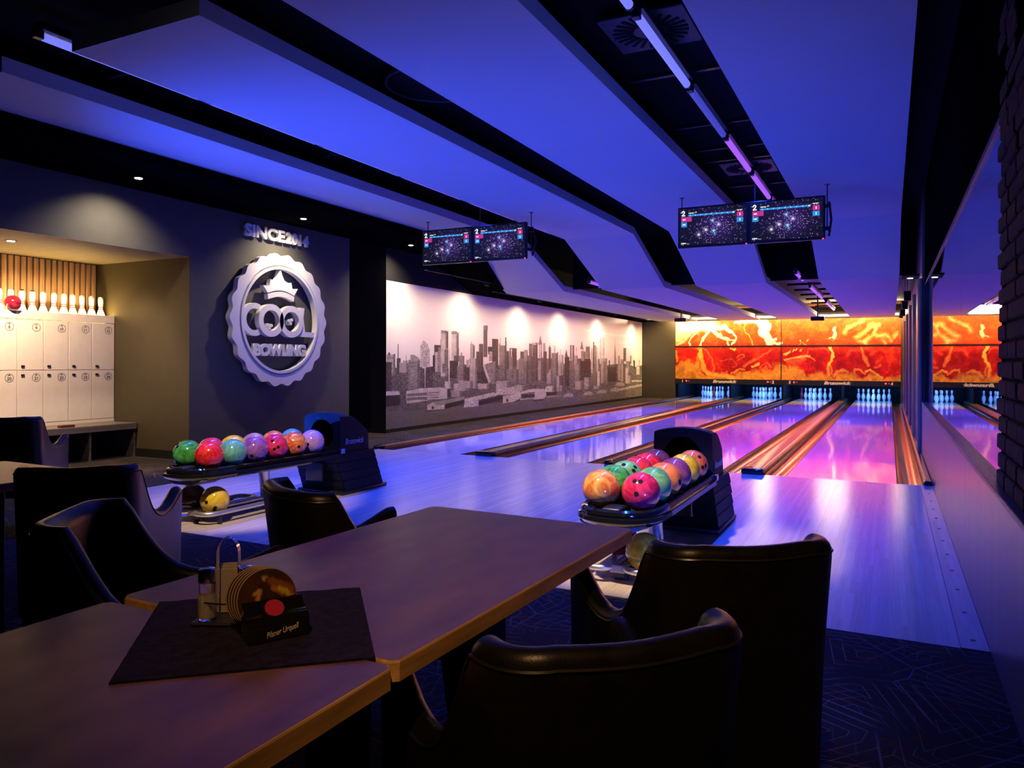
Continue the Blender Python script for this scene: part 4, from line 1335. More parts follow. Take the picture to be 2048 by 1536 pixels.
for k, y in enumerate(py_):
    burnt = k in (0, 7, 8)
    src = lp0 if burnt else plain
    if not ua[burnt]:
        o = src; ua[burnt] = True
    else:
        o = copy_tree(src)
    o.location = (LX - 0.15, 6.429 - 0.1259 * k, 1.6145)
    o.rotation_euler = (0, random.uniform(-0.03, 0.03), random.uniform(0, 6))
    tag(o, f"{'worn dark-topped' if burnt else 'worn white'} bowling pin glowing on the lockers, {ordn[k]} from the niche side wall", 'bowling pin', 'pins on top of the lockers')
o = copy_tree(plain); o.location = (LX - 0.15, 6.429 - 1.259, 1.6145)
tag(o, 'worn white bowling pin at the picture edge beside the half ball on the lockers', 'bowling pin', 'pins on top of the lockers')
hb = B()
hb.lathe([(0.092 * math.cos(R(a)), 0.092 * math.sin(R(a))) for a in range(-60, 91, 10)][:-1] + [(0.002, 0.092)], (0, 0, 0), 24)
hb = hb.build('display_ball', swirl_mat('garnet_resin', (0.14, 0.006, 0.02), (0.32, 0.02, 0.06)), None, smooth=True)
hb.location = (LX + 0.0, 5.235, 1.815 + 0.081)
tag(hb, 'dark red bowling ball lying among the pins on the lockers', 'bowling ball')
wl_b = B().box(-0.03, 0.03, -0.09, 0.09, 0.0, 0.03, bevel=0.006).build('leather_wallet', mat('maroon_leather', (0.10, 0.02, 0.02), 0.6), None)
wl_b.location = (-8.72, 5.62, 0.4355)
tag(wl_b, 'small maroon pouch lying on the bench below locker 20', 'pouch')

# ================================================================== BALL RETURNS
def make_return(xc, label):
    t = empty('ball_return', (xc, 0, 0))
    tag(t, label, 'ball return', 'ball returns on the approach')
    # nose tray
    def nose(hw, y0, yb, power=2.4, n=28):
        pts = [(hw, yb)]
        for k in range(n + 1):
            a = math.pi * k / n
            x = math.copysign(abs(math.cos(a)) ** (2 / power), math.cos(a)) * hw
            y = (yb - 0.06) - (yb - 0.06 - y0) * abs(math.sin(a)) ** (2 / power)
            pts.append((x, y))
        pts.append((-hw, yb))
        return pts
    def loft(layers, name, material):
        b = B(); v, f = [], []
        n = len(layers[0][0])
        for pts, z in layers:
            v += [(x, y, z) for x, y in pts]
        for i in range(len(layers) - 1):
            for k in range(n):
                f.append((i * n + k, i * n + (k + 1) % n, (i + 1) * n + (k + 1) % n, (i + 1) * n + k))
        f.append(tuple(range(n))); f.append(tuple((len(layers) - 1) * n + k for k in range(n)))
        b.add(v, f)
        return b.build(name, material, t, smooth=True)
    nt_ = loft([(nose(0.215, 3.90, 4.24), 0.335), (nose(0.245, 3.862, 4.24), 0.350), (nose(0.256, 3.85, 4.24), 0.366), (nose(0.252, 3.855, 4.24), 0.386), (nose(0.238, 3.872, 4.24), 0.392),
                (nose(0.240, 3.868, 4.24), 0.402), (nose(0.236, 3.874, 4.24), 0.420), (nose(0.222, 3.89, 4.24), 0.430), (nose(0.205, 3.92, 4.24), 0.424), (nose(0.195, 3.94, 4.24), 0.404)], 'nose_tray', M['black_gloss'])
    B().box(-0.055, 0.055, 3.905, 4.05, 0.405, 0.436, bevel=0.012, seg=3).build('button_pad', M['black_satin'], nt_, smooth=True)
    b = B(); b.prism([(-0.21, 0.345), (0.21, 0.345), (0.10, 0.30), (-0.10, 0.30)], 'y', 3.95, 4.16)
    b.build('nose_bracket', M['grey_bracket'], t)
    # rails
    for s in (-1, 1):
        prof = [(0.20, 0.385), (0.205, 0.415), (0.222, 0.425), (0.232, 0.42), (0.238, 0.402), (0.228, 0.388), (0.244, 0.380), (0.246, 0.352), (0.232, 0.338), (0.205, 0.338)]
        B().prism([(s * x, z) for x, z in prof], 'y', 4.22, 5.50).build('side_rail', M['black_gloss'], t, smooth=True)
    B().box(-0.206, 0.206, 4.20, 5.50, 0.345, 0.372).build('track_bed', M['black_satin'], t)
    for x in (-0.16, -0.075, 0.075, 0.16):
        B().tube([(x, 4.0, 0.392), (x, 5.52, 0.392)], 0.010, 8).build('ball_track', M['black_gloss'], t, smooth=True)
    # post
    b = B(); v, f = [], []
    secs = [(0.0, 0.062, 0.045, 4.80), (0.02, 0.058, 0.042, 4.80), (0.18, 0.048, 0.040, 4.78), (0.32, 0.056, 0.046, 4.755), (0.345, 0.07, 0.055, 4.75)]
    for z, rx, ry, yc in secs:
        for k in range(24):
            a = 2 * math.pi * k / 24
            v.append((rx * math.cos(a), yc + ry * math.sin(a), z))
    for i in range(len(secs) - 1):
        for k in range(24):
            f.append((i * 24 + k, i * 24 + (k + 1) % 24, (i + 1) * 24 + (k + 1) % 24, (i + 1) * 24 + k))
    f.append(tuple(range(24))); f.append(tuple((len(secs) - 1) * 24 + k for k in range(24)))
    b.add(v, f); b.build('post', M['alu'], t, smooth=True)
    # lower storage loops
    for s in (-1, 1):
        cx, hw, y0, y1, z = s * 0.122, 0.098, 3.99, 4.74, 0.082
        path = []
        for k in range(13):
            a = math.pi + math.pi * k / 12
            path.append((cx + hw * math.cos(a), y0 + hw * 0.95 + hw * 0.95 * math.sin(a), z))
        for k in range(13):
            a = math.pi * k / 12
            path.append((cx + hw * math.cos(a), y1 - hw * 0.6 + hw * 0.6 * math.sin(a), z))
        lo = B().tube(path, 0.019, 12, closed=True).build('storage_loop', M['alu'], t, smooth=True)
        for yy_ in (4.10, 4.62):
            for sx in (-1, 1):
                B().lathe([(0.016, 0.0), (0.016, 0.07)], (cx + sx * hw, yy_, 0.0), 12).build('foot', M['black_satin'], lo, smooth=True)
    B().box(-0.045, 0.045, 4.02, 4.09, 0.055, 0.10, bevel=0.006).build('joint_plate', M['grey_bracket'], t)
    B().box(-0.03, 0.03, 4.06, 4.78, 0.02, 0.055).build('spine', M['black_satin'], t)
    # hood: front plate with round mouth
    hw, zc, rr = 0.213, 0.553, 0.128
    yF = 5.50
    out = [(-hw - 0.008, 0.385)]
    for k in range(15):
        x = -hw + 2 * hw * k / 14
        out.append((x, 0.715 + 0.037 * math.sin(math.pi * k / 14) ** 0.8))
    out.append((hw + 0.008, 0.385))
    def hit(a):
        d = (math.cos(a), math.sin(a)); best = None
        for (xa, za), (xb, zb) in zip(out, out[1:] + out[:1]):
            ex, ez = xb - xa, zb - za
            den = d[0] * ez - d[1] * ex
            if abs(den) < 1e-9: continue
            tt = (xa * ez - (za - zc) * ex) / den
            uu = (xa * d[1] - (za - zc) * d[0]) / den
            if tt > 0 and -1e-6 <= uu <= 1 + 1e-6 and (best is None or tt < best):
                best = tt
        return (d[0] * best, zc + d[1] * best)
    n = 72; v, f = [], []
    for k in range(n):
        a = 2 * math.pi * k / n
        ox, oz = hit(a)
        v += [(ox, yF, oz), (rr * 1.06 * math.cos(a), yF - 0.004, zc + rr * 1.06 * math.sin(a)), (rr * math.cos(a), yF + 0.01, zc + rr * math.sin(a)), (rr * 0.9 * math.cos(a), yF + 0.24, zc + rr * 0.9 * math.sin(a))]
    for k in range(n):
        j = (k + 1) % n
        for q in range(3):
            f.append((4 * k + q, 4 * j + q, 4 * j + q + 1, 4 * k + q + 1))
    f.append(tuple(4 * k + 3 for k in range(n)))
    b = B(); b.add(v, f); b.build('mouth_plate', M['hood'], t, smooth=True)
    # hood: arched shell running back and down
    prof_y = [(5.50, 1.0, 0.0), (5.56, 1.0, 0.004), (5.64, 0.995, 0.0), (5.72, 0.985, -0.025), (5.80, 0.975, -0.07), (5.87, 0.965, -0.115), (5.905, 0.96, -0.14), (5.93, 0.95, -0.17)]
    v, f = [], []
    m = len(out)
    for y, sx, dz in prof_y:
        for x, z in out:
            zz = z if z < 0.5 else z + dz
            v.append((x * sx, y, zz))
    for i in range(len(prof_y) - 1):
        for k in range(m - 1):
            f.append((i * m + k, i * m + k + 1, (i + 1) * m + k + 1, (i + 1) * m + k))
    f.append(tuple((len(prof_y) - 1) * m + k for k in range(m)))
    b = B(); b.add(v, f); hood = b.build('hood', M['hood'], t, smooth=True)
    text_obj('lettering', 'Brunswick', 0.06, 0.002, M['hood_lettering'], hood, Matrix.Translation((0.222, 5.70, 0.485)) @ Matrix.Rotation(R(90), 4, 'Z') @ Matrix.Rotation(R(90), 4, 'X'), width=0.27, height=0.055, shear=0.2)
    text_obj('embossed_mark', 'Brunswick', 0.04, 0.002, M['black_satin'], hood, facing_minus_y(0, yF - 0.002, 0.70), width=0.13, height=0.018)
    # lower body: four stepped tiers
    zs = [0.385, 0.300, 0.215, 0.130, 0.035]
    for k in range(4):
        zt, zb = zs[k], zs[k + 1]
        yb = 5.975 + 0.032 * k
        yf_t, yf_b = 5.375 + (0.385 - zt) * 0.42, 5.375 + (0.385 - zb) * 0.42
        hx = 0.252 + 0.004 * k
        hx2 = hx - 0.010
        v = [(-hx2 - 0.004, yf_b, zb), (hx2 + 0.004, yf_b, zb), (hx + 0.008, yb + 0.014, zb), (-hx - 0.008, yb + 0.014, zb), (-hx2, yf_t, zt), (hx2, yf_t, zt), (hx - 0.006, yb - 0.008, zt), (-hx + 0.006, yb - 0.008, zt)]
        b = B(); b.add(v, [(3, 2, 1, 0), (4, 5, 6, 7), (0, 1, 5, 4), (1, 2, 6, 5), (2, 3, 7, 6), (3, 0, 4, 7)])
        bmesh.ops.bevel(b.bm, geom=list(b.bm.edges), offset=0.006, segments=2, affect='EDGES')
        b.build('body_tier', M['hood'], t, smooth=True)
    B().box(-0.272, 0.272, 5.47, 6.15, 0.0, 0.036, bevel=0.012).build('base_plate', M['black_satin'], t, smooth=True)
    B().box(-0.10, 0.10, 5.39, 5.42, 0.12, 0.30, bevel=0.01).build('front_insert', M['black_gloss'], t)
    for s in (-1, 1):
        B().box(s * 0.245 - 0.012, s * 0.245 + 0.012, 5.46, 5.52, 0.385, 0.43, bevel=0.004).build('rail_clamp', M['chrome'], t)
    return t
XR, XL = -1.354, -4.737
make_return(XR, 'black ball return with two-row rack between lanes three and four')
make_return(XL, 'black ball return with two-row rack between lanes one and two, near the dark wall')

# ---- bowling balls
BR = 0.108
def make_ball_mesh():
    bm = bmesh.new()
    bmesh.ops.create_uvsphere(bm, u_segments=48, v_segments=32, radius=BR)
    me = bpy.data.meshes.new('ball')
    bm.to_mesh(me); bm.free()
    me.polygons.foreach_set('use_smooth', [True] * len(me.polygons))
    return me
def hole_mesh():
    b = B()
    b.lathe([(0.0135, -0.003), (0.0135, 0.0001), (0.0115, 0.0005)], (0, 0, 0), 18)
    me = bpy.data.meshes.new('hole')
    bmesh.ops.recalc_face_normals(b.bm, faces=b.bm.faces)
    b.bm.to_mesh(me); b.bm.free()
    me.materials.append(M['black_matt'])
    return me
HOLE = hole_mesh()
PAL = {
    'green': ((0.02, 0.16, 0.03), (0.10, 0.42, 0.10)), 'red': ((0.52, 0.01, 0.015), (0.80, 0.05, 0.06)), 'crimson': ((0.50, 0.01, 0.05), (0.78, 0.05, 0.13)), 'yellow': ((0.62, 0.36, 0.01), (0.85, 0.62, 0.05)),
    'teal': ((0.07, 0.26, 0.20), (0.18, 0.45, 0.35)), 'mauve': ((0.33, 0.16, 0.15), (0.50, 0.28, 0.24)), 'purple': ((0.17, 0.05, 0.20), (0.33, 0.13, 0.36)), 'coral': ((0.66, 0.10, 0.03), (0.86, 0.26, 0.08)),
    'orange': ((0.62, 0.06, 0.02), (0.85, 0.38, 0.06)), 'lilac': ((0.40, 0.20, 0.40), (0.55, 0.32, 0.50)), 'blue-green': ((0.06, 0.22, 0.24), (0.15, 0.36, 0.38)), 'brown': ((0.07, 0.022, 0.014), (0.13, 0.045, 0.03)),
    'dark purple': ((0.09, 0.02, 0.04), (0.19, 0.05, 0.08)), 'pale green': ((0.07, 0.30, 0.08), (0.24, 0.50, 0.17)), 'dark red': ((0.16, 0.008, 0.01), (0.30, 0.02, 0.03)), 'peach': ((0.75, 0.13, 0.025), (0.90, 0.30, 0.08)),
    'plum': ((0.16, 0.03, 0.09), (0.30, 0.08, 0.16)), 'amber': ((0.55, 0.12, 0.02), (0.86, 0.46, 0.10)),
}
ball_mats = {}
def ball(color, loc, label, holes=None, seed=0):
    if color not in ball_mats:
        ball_mats[color] = swirl_mat('resin_' + color.replace(' ', '_').replace('-', '_'), *PAL[color])
    me = make_ball_mesh()
    o = finish('bowling_ball', me, ball_mats[color], None)
    o.location = loc
    rot = Matrix.Rotation(seed * 1.7, 3, 'X') @ Matrix.Rotation(seed * 2.3, 3, 'Z')
    # turn the resin pattern, so no two balls swirl alike
    me.transform(rot.to_4x4())
    o.rotation_euler = (seed * 0.9, seed * 1.3, seed * 0.7)
    tag(o, label, 'bowling ball', 'bowling balls on the returns')
    if holes:
        inv = o.rotation_euler.to_matrix().inverted()
        for d in holes:
            dv = (inv @ Vector(d).normalized())
            h = bpy.data.objects.new('finger_hole', HOLE); COL.objects.link(h)
            h.parent = o
            h.location = dv * BR
            h.rotation_euler = dv.to_track_quat('Z', 'Y').to_euler()
    return o
def grip(d, spin=0.0):
    """three holes around a direction: two fingers and a thumb"""
    d = Vector(d).normalized()
    a = d.cross(Vector((0, 0, 1))).normalized(); b = d.cross(a)
    a, b = a * math.cos(spin) + b * math.sin(spin), b * math.cos(spin) - a * math.sin(spin)
    return [d + a * 0.16 + b * 0.28, d - a * 0.16 + b * 0.28, d - b * 0.42]
place_l = ['at the nose end', 'second from the nose', 'third from the nose', 'fourth from the nose', 'second from the hood', 'against the hood']
near_l = ['red', 'teal', 'purple', 'crimson', 'orange', 'lilac']
far_l = ['green', 'crimson', 'yellow', 'mauve', 'coral', 'blue-green']
near_r = ['crimson', 'pale green', 'peach', 'plum', 'yellow', 'coral']
far_r = ['amber', 'green', 'pale green', 'red', 'red', 'dark purple']
rk = 0
gl = {('L', 'near', 2): grip((0.45, -0.5, -0.62), 0.4), ('L', 'near', 3): grip((0.55, -0.6, 0.2), 0.5), ('L', 'near', 4): grip((0.75, -0.3, -0.45), 0.2), ('L', 'near', 5): [(0.35, -0.92, -0.1)], ('L', 'far', 0): grip((-0.35, -0.72, 0.45), 2.6),
      ('R', 'near', 0): grip((0.05, -0.9, 0.42), 3.14), ('R', 'near', 2): [(0.93, -0.28, 0.0), (0.95, -0.2, -0.12)], ('R', 'far', 5): grip((0.5, -0.75, 0.0), 0.3), ('R', 'far', 2): grip((0.4, -0.5, 0.7), 1.0), ('R', 'near', 5): grip((0.8, -0.5, 0.3), 0.3)}
for side, xc, nr, fr, where in (('L', XL, near_l, far_l, 'rack by dark wall'), ('R', XR, near_r, far_r, 'rack by the tables')):
    for rowname, dx, cl in (('near', 0.1175, nr), ('far', -0.1175, fr)):
        for k, c in enumerate(cl):
            rk += 1
            y = 4.09 + 0.2285 * k
            if side == 'R':
                y += 0.015 * (rowname == 'near') * k - 0.01
                y = min(y, 5.335)
            lbl = f"{c} ball, {'glass-side' if rowname == 'near' else 'mural-side'} row, {place_l[k]}, {where}"
            ball(c, (xc + dx, y, 0.402 + BR), lbl, gl.get((side, rowname, k)), seed=rk * 0.37)
ZB = 0.082 + math.sqrt((BR + 0.019) ** 2 - 0.098 ** 2)
ball('yellow', (XL + 0.122, 4.14, ZB), 'yellow bowling ball on the silver floor loop under the rack by the dark wall', [(0.25, -0.95, 0.05), (0.62, -0.6, -0.5), (0.72, -0.6, -0.35)], 1.3)
ball('brown', (XL - 0.122, 4.14, ZB), 'dark brown bowling ball on the silver floor loop under the rack by the dark wall', None, 2.1)
ball('yellow', (XR + 0.122, 4.14, ZB), 'scuffed yellow bowling ball on the silver floor loop under the rack by the tables', None, 0.6)
ball('dark red', (XR - 0.122, 4.42, ZB), 'dark red bowling ball on the silver floor loop under the rack by the tables', None, 2.9)

# ================================================================== MONITORS
def screen_colors():
    rng = np.random.default_rng(3)
    W_, H_ = 300, 170
    a = np.zeros((H_, W_, 3)); a[:] = (0.006, 0.006, 0.02)
    X, Y = np.meshgrid(np.arange(W_), np.arange(H_))
    neb = np.exp(-(((X - 165) / 70.0) ** 2 + ((Y - 85) / 55.0) ** 2)) * fbm(W_, H_, 40, rng, 4) * 0.9
    a += neb[..., None] * np.array([0.07, 0.015, 0.26])
    def star(x, y, r_, c, s):
        nonlocal a
        a += np.exp(-((X - x) ** 2 + (Y - y) ** 2) / (r_ * r_))[..., None] * np.array(c) * s
    for _ in range(300):
        x, y = rng.random() * W_, rng.random() * H_
        c = rng.random() * 0.6 + 0.4
        star(x, y, rng.random() * 0.7 + 0.6, (c, 0.8 * c, c), rng.random() * 1.1)
    for _ in range(130):
        star(rng.normal(165, 45), rng.normal(85, 32), 1.1, (0.9, 0.8, 1.0), 0.9)
    for x, y, c in ((150, 62, (0.3, 0.7, 1.2)), (178, 82, (0.7, 0.8, 1.2)), (120, 102, (1, 0.9, 1.1)), (155, 108, (0.3, 0.8, 1.2)), (88, 122, (1, 0.9, 1)), (160, 122, (0.1, 0.25, 0.8))):
        star(x, y, 4.0, c, 1.0); star(x, y, 9.0, c, 0.2)
    def rect(x0, y0, x1, y1, c):
        a[y0:y1, x0:x1] = c
    blue, pink, white = (0.03, 0.30, 0.80), (0.60, 0.03, 0.28), (0.95, 0.95, 0.95)
    rect(40, 28, 250, 36, blue)
    for k in range(9):
        rect(48 + 24 * k, 30, 51 + 24 * k, 34, white)
    rect(242, 29, 247, 35, white)
    rect(8, 38, 34, 60, pink); rect(35, 38, 56, 60, (0.50, 0.04, 0.26)); rect(14, 47, 28, 52, white)
    rect(8, 63, 34, 84, blue); rect(14, 70, 28, 75, white)
    rect(258, 32, 286, 54, pink); rect(270, 38, 274, 49, white); rect(258, 57, 286, 78, blue); rect(270, 62, 274, 73, white)
    for k in range(5):
        rect(258 + 5 * k, 22, 261 + 5 * k, 26 + (k % 2) * 3, white)
    for k in range(6):
        rect(42 + 4 * k, 19, 45 + 4 * k, 23 + (k % 3), white)
    rect(70, 18, 73, 22, white); rect(76, 17, 79, 21, white)
    # the digit 2
    cv = Canvas(0, 0, W_, H_, 1.0, (0, 0, 0)); cv.a = a
    cv.stroke([(11, 17), (14, 12), (19, 11), (23, 15), (21, 21), (12, 31), (25, 31)], 4, white, 1, 0.2)
    rect(8, 156, 20, 163, white); rect(20, 157, 30, 161, white); rect(34, 160, 37, 163, white)
    rect(10, 158, 17, 161, (0.1, 0.1, 0.1))
    return np.clip(a, 0, 1.4)
SCR = screen_colors()
MW, MH = 0.845, 0.505
def make_monitor():
    t = empty('monitor')
    B().box(-MW / 2, MW / 2, 0.0, 0.05, 0.0, MH, bevel=0.008).build('casing', M['black_satin'], t)
    B().box(-MW / 2 + 0.08, MW / 2 - 0.08, 0.05, 0.085, 0.08, MH - 0.08, bevel=0.01).build('rear_cover', M['black_satin'], t)
    xs = np.linspace(-MW / 2 + 0.022, MW / 2 - 0.022, 300); zs = np.linspace(MH - 0.022, 0.030, 170)
    X, Z = np.meshgrid(xs, zs)
    print_grid('screen', np.stack([X, np.full_like(X, -0.0012), Z], -1)[::-1], SCR[::-1], M['screen'], t)
    B().lathe([(0.007, -0.006), (0.010, 0.0), (0.007, 0.006)], (MW / 2 - 0.02, -0.006, 0.006), 10).build('status_light', M['led'], t)
    return t
mon = make_monitor()
first = True
MON_Y = 9.30
for x, lab in ((-5.72, 'score monitor nearest the sign wall, hung over lane one'), (-4.868, 'score monitor hung over the gap between lanes one and two'),
               (-1.935, 'score monitor hung over lane three'), (-1.085, 'score monitor hung over the gap between lanes three and four')):
    o = mon if first else copy_tree(mon)
    first = False
    o.location = (x, MON_Y, 2.647)
    tag(o, lab, 'monitor', 'score monitors')
for xc, lab in ((-5.294, 'black hanging rod frame behind the monitors over lanes one and two'), (-1.51, 'black hanging rod frame behind the monitors over lanes three and four')):
    t = empty('monitor_mount', (xc, MON_Y + 0.13, 0))
    tag(t, lab, 'bracket', 'monitor hanging frames')
    for x in (-0.83, 0.05, 0.86):
        top = UP if abs(x) > 0.5 else 3.62
        B().tube([(x, 0, 2.76), (x, 0, top)], 0.007, 8).build('rod', M['steel_dark'], t, smooth=True)
        B().lathe([(0.03, 0), (0.03, 0.006)], (x, 0, top - 0.007), 12).build('ceiling_rose', M['steel_dark'], t)
    for z in (2.79, 3.05):
        B().box(-0.85, 0.90, -0.012, 0.012, z - 0.02, z + 0.02).build('cross_tube', M['black_satin'], t)
    B().tube([(0.88, 0.0, 2.70), (0.90, 0.06, 2.9), (0.88, 0.0, 3.1)], 0.014, 8).build('side_brace', M['black_satin'], t, smooth=True)
    for x in (-0.42, 0.43):
        B().box(x - 0.05, x + 0.05, -0.045, -0.01, 2.74, 3.08).build('screen_plate', M['black_satin'], t)

# ================================================================== LAMPS
def tube_lamp(x, y0, y1, z, label, m, watt, color=UV_COLOR, width=0.05, spread=R(100)):
    t = empty('tube_light', (x, (y0 + y1) / 2, z))
    tag(t, label, 'tube light', 'black light tubes in the ceiling slots')
    h = (y1 - y0) / 2
    B().box(-0.045, 0.045, -h, h, 0.035, 0.09, bevel=0.006).build('batten', M['black_satin'], t)
    B().tube([(0, -h + 0.03, 0.0), (0, h - 0.03, 0.0)], 0.028, 14).build('tube', m, t, smooth=True)
    for s in (-1, 1):
        B().box(-0.025, 0.025, s * h - 0.03, s * h + 0.03 if s < 0 else s * h, -0.024, 0.04, bevel=0.004).build('end_holder', M['steel_dark'], t)
    if watt:
        lamp('uv_glow', 'AREA', (x, (y0 + y1) / 2, z - 0.03), watt, color, t, aim=(x, (y0 + y1) / 2, z - 1), size=width, size_y=(y1 - y0) * 0.92, spread=spread)
    return t
segs = [(3.07, 4.43), (4.55, 5.89), (5.97, 7.33), (7.43, 8.79), (8.96, 10.35), (10.44, 11.70)]  # last segment is unseen, added to brighten the lanes past the monitors
for k, (a, b_) in enumerate(segs):
    tube_lamp(-1.42, a, b_, 3.40, f'violet-blue black light tube in the wide slot, {ordn[k]} from the tables', M['tube_dim'] if k == 2 else (M['tube_uv'] if k < 3 else M['tube_violet']), UV_WATT * (0.15, 1.6, 1.4, 1, 1, 3.4)[k])
SL1 = (0.15, 1.3, 1.3, 1, 1, 3.4)
for k, (a, b_) in enumerate([(3.10, 4.44), (4.52, 5.86), (5.94, 7.28), (7.36, 8.70), (8.95, 10.32), (10.42, 11.70)]):  # the last tube here is also an unseen one added for the lanes
    tube_lamp(-5.13, a, b_, 3.42, f'violet-blue black light tube in the mural-side slot, {ordn[k]} from the tables', M['tube_uv'] if k < 3 else M['tube_violet'], UV_WATT * SL1[k], spread=R(80))
far = [(13.5, 14.68), (16.05, 17.54), (17.58, 19.0), (20.3, 21.75), (21.8, 23.3)]
for k, (a, b_) in enumerate(far):
    tube_lamp(-1.42, a, b_, 2.75, f'violet tube light at the grille over the lanes, {ordn[k]} from the monitors', M['tube_violet'], UV_WATT * 2.9, (0.09, 0.04, 1.0))
for k, (a, b_) in enumerate([(13.5, 14.7), (16.0, 17.4), (18.4, 19.8)]):
    tube_lamp(-5.13, a, b_, 2.76, f'violet tube light over lanes one and two beyond the monitors, {ordn[k]} of three', M['tube_violet'], UV_WATT * 2.9, (0.09, 0.04, 1.0))

def downlight(x, y, z, label, watt, color=WARM, aim=None, spot=R(105), blend=0.55, r=0.038, collar=0.0):
    t = empty('recessed_spot', (x, y, z))
    tag(t, label, 'spotlight', 'recessed ceiling spots')
    B().lathe([(r + 0.016, -0.004), (r + 0.018, 0.0), (r + 0.018, 0.004)], (0, 0, 0), 20).build('trim_ring', M['steel_dark'], t, smooth=True)
    B().lathe([(r, -0.008), (r, -0.004)], (0, 0, 0), 18).build('lens', M['lens'], t)
    if collar:
        B().lathe([(r + 0.004, -collar), (r + 0.010, -collar), (r + 0.010, 0.0), (r + 0.004, 0.0), (r + 0.004, -collar)], (0, 0, 0), 20, caps=False).build('baffle', M['black_matt'], t, smooth=True)
    if watt:
        lamp('spot_glow', 'SPOT', (x, y, z - 0.02 - collar), watt, color, t, aim=aim or (x, y, 0), spot=spot, blend=blend, radius=0.03)
    return t
SPX = -7.2
for k, (y, w, lab) in enumerate(((5.423, 1.0, 'recessed warm spot in the dark soffit before the locker niche'), (7.965, 1.25, 'recessed warm spot in the dark soffit above the round sign'), (10.56, 2.0, 'recessed warm spot in the dark soffit at the start of the mural'))):
    downlight(SPX, y, SOF - 0.001, lab, SPOT_WATT * w, aim=(SPX - 0.55, y, SOF - 1.6), spot=R(124), blend=1.0)
def soffit_z(y):
    return SOF if y < C0 else (LOW + 0.012 if y > C1 else SOF + (LOW + 0.012 - SOF) * (y - C0) / (C1 - C0))
for k, y in enumerate((13.15, 15.69, 18.11, 20.97, 24.3)):
    z_ = soffit_z(y) - 0.002
    downlight(-7.15, y, z_, f'recessed warm spot over the mural beyond the monitors, {ordn[k]} of five', MURAL_WATT, (1.0, 0.76, 0.50), aim=(-7.15 - 0.62, y, z_ - 1.7), spot=R(140), blend=1.0, collar=0.03)
for k in range(6):  # unseen washers, added to fill in light between the mural spots
    y0_, y1_ = 10.75 + 2.44 * k, 10.75 + 2.44 * (k + 1) - 0.1
    ym = (y0_ + y1_) / 2
    z_ = min(soffit_z(y0_), soffit_z(y1_), soffit_z(ym))
    t = empty('added_wall_washer', (-7.02, ym, z_))
    tag(t, f'added slim wall washer in the soffit along the mural, {ordn[k]} from the sign wall', 'lamp', 'added washers over the mural')
    B().box(-0.03, 0.03, -(y1_ - y0_) / 2, (y1_ - y0_) / 2, -0.012, 0.0).build('housing', M['black_matt'], t)
    lamp('added_washer_glow', 'AREA', (-7.02, ym, z_ - 0.016), ADDED_WASHER_WATT, (1.0, 0.68, 0.42), t, aim=(WALL_L, ym, z_ - 2.0), size=y1_ - y0_, size_y=0.03, spread=R(120))
downlight(-8.40, 4.80, NZ - 0.006, 'recessed warm spot in the locker niche ceiling', SPOT_WATT * 2.4, aim=(-9.0, 5.6, 0.9), spot=R(110), color=(1.0, 0.66, 0.36))
downlight(0.27, 12.67, 2.50, 'small warm spot by the ribbed wall near the hanging boxes', 60.0, aim=(0.36, 13.6, 0), spot=R(110))
B().box(0.16, WALL_R, 12.4, 12.9, 2.506, 2.53).build('spot_shelf', M['black_matt'], ceil)

# unseen track heads added over the seating's edge to light the racks
def added_track_head(x, y, z, aim, label, watt, spot):
    t = empty('added_track_spot', (x, y, z))
    tag(t, label, 'spotlight', 'added ceiling track spots')
    d = (Vector(aim) - Vector((x, y, z))).normalized()
    B().tube([(0, 0, 0.42), (0, 0, 0.06)], 0.008, 8).build('stem', M['black_satin'], t, smooth=True)
    b = B().tube([tuple(-d * 0.07), tuple(d * 0.07)], 0.042, 16).build('can', M['black_satin'], t, smooth=True)
    B().tube([tuple(d * 0.068), tuple(d * 0.073)], 0.034, 16).build('lens', M['lens'], t)
    lamp('added_track_glow', 'SPOT', tuple(Vector((x, y, z)) + d * 0.09), watt, (1.0, 0.78, 0.52), t, aim=aim, spot=spot, blend=0.5, radius=0.035)
added_track_head(-3.3, 2.6, 3.15, (-4.75, 4.5, 0.3), 'added black track spot aimed at the rack by the dark wall', ADDED_TRACK_WATT * 1.25, R(30))
added_track_head(-1.9, 2.6, 3.15, (-1.35, 4.55, 0.3), 'added black track spot aimed at the rack by the tables', ADDED_TRACK_WATT * 1.75, R(31))

# unseen blue floods added beside the seating, tipped up to light the panels
for k, (x, y, am, lab) in enumerate(((-7.2, 3.32, (-3.9, 6.7, 3.3), 'added blue floor flood on the carpet before the locker niche'), (0.30, 2.22, (-4.6, 8.6, 3.3), 'added blue floor flood on the carpet by the brick pier'))):
    t = empty('added_floor_flood', (x, y, 0.0))
    tag(t, lab, 'added flood light', 'added blue floor floods')
    d = (Vector(am) - Vector((x, y, 0.13))).normalized()
    c0 = Vector((0, 0, 0.13))
    B().box(-0.07, 0.07, -0.07, 0.07, 0.0, 0.012, bevel=0.003).build('base_plate', M['black_satin'], t)
    B().tube([(0, 0, 0.012), (0, 0, 0.10)], 0.012, 8).build('stem', M['black_satin'], t, smooth=True)
    B().tube([tuple(c0 - d * 0.05), tuple(c0 + d * 0.05)], 0.055, 18).build('can', M['black_satin'], t, smooth=True)
    B().tube([tuple(c0 + d * 0.049), tuple(c0 + d * 0.053)], 0.045, 18).build('lens', M['tube_uv'], t)
    lamp('added_flood_glow', 'SPOT', tuple(Vector((x, y, 0.13)) + d * 0.07), ADDED_FLOOD_WATT * (2.0, 0.36)[k], (0.012, 0.075, 1.0), t, aim=am, spot=R((78, 84)[k]), blend=1.0, radius=0.05)
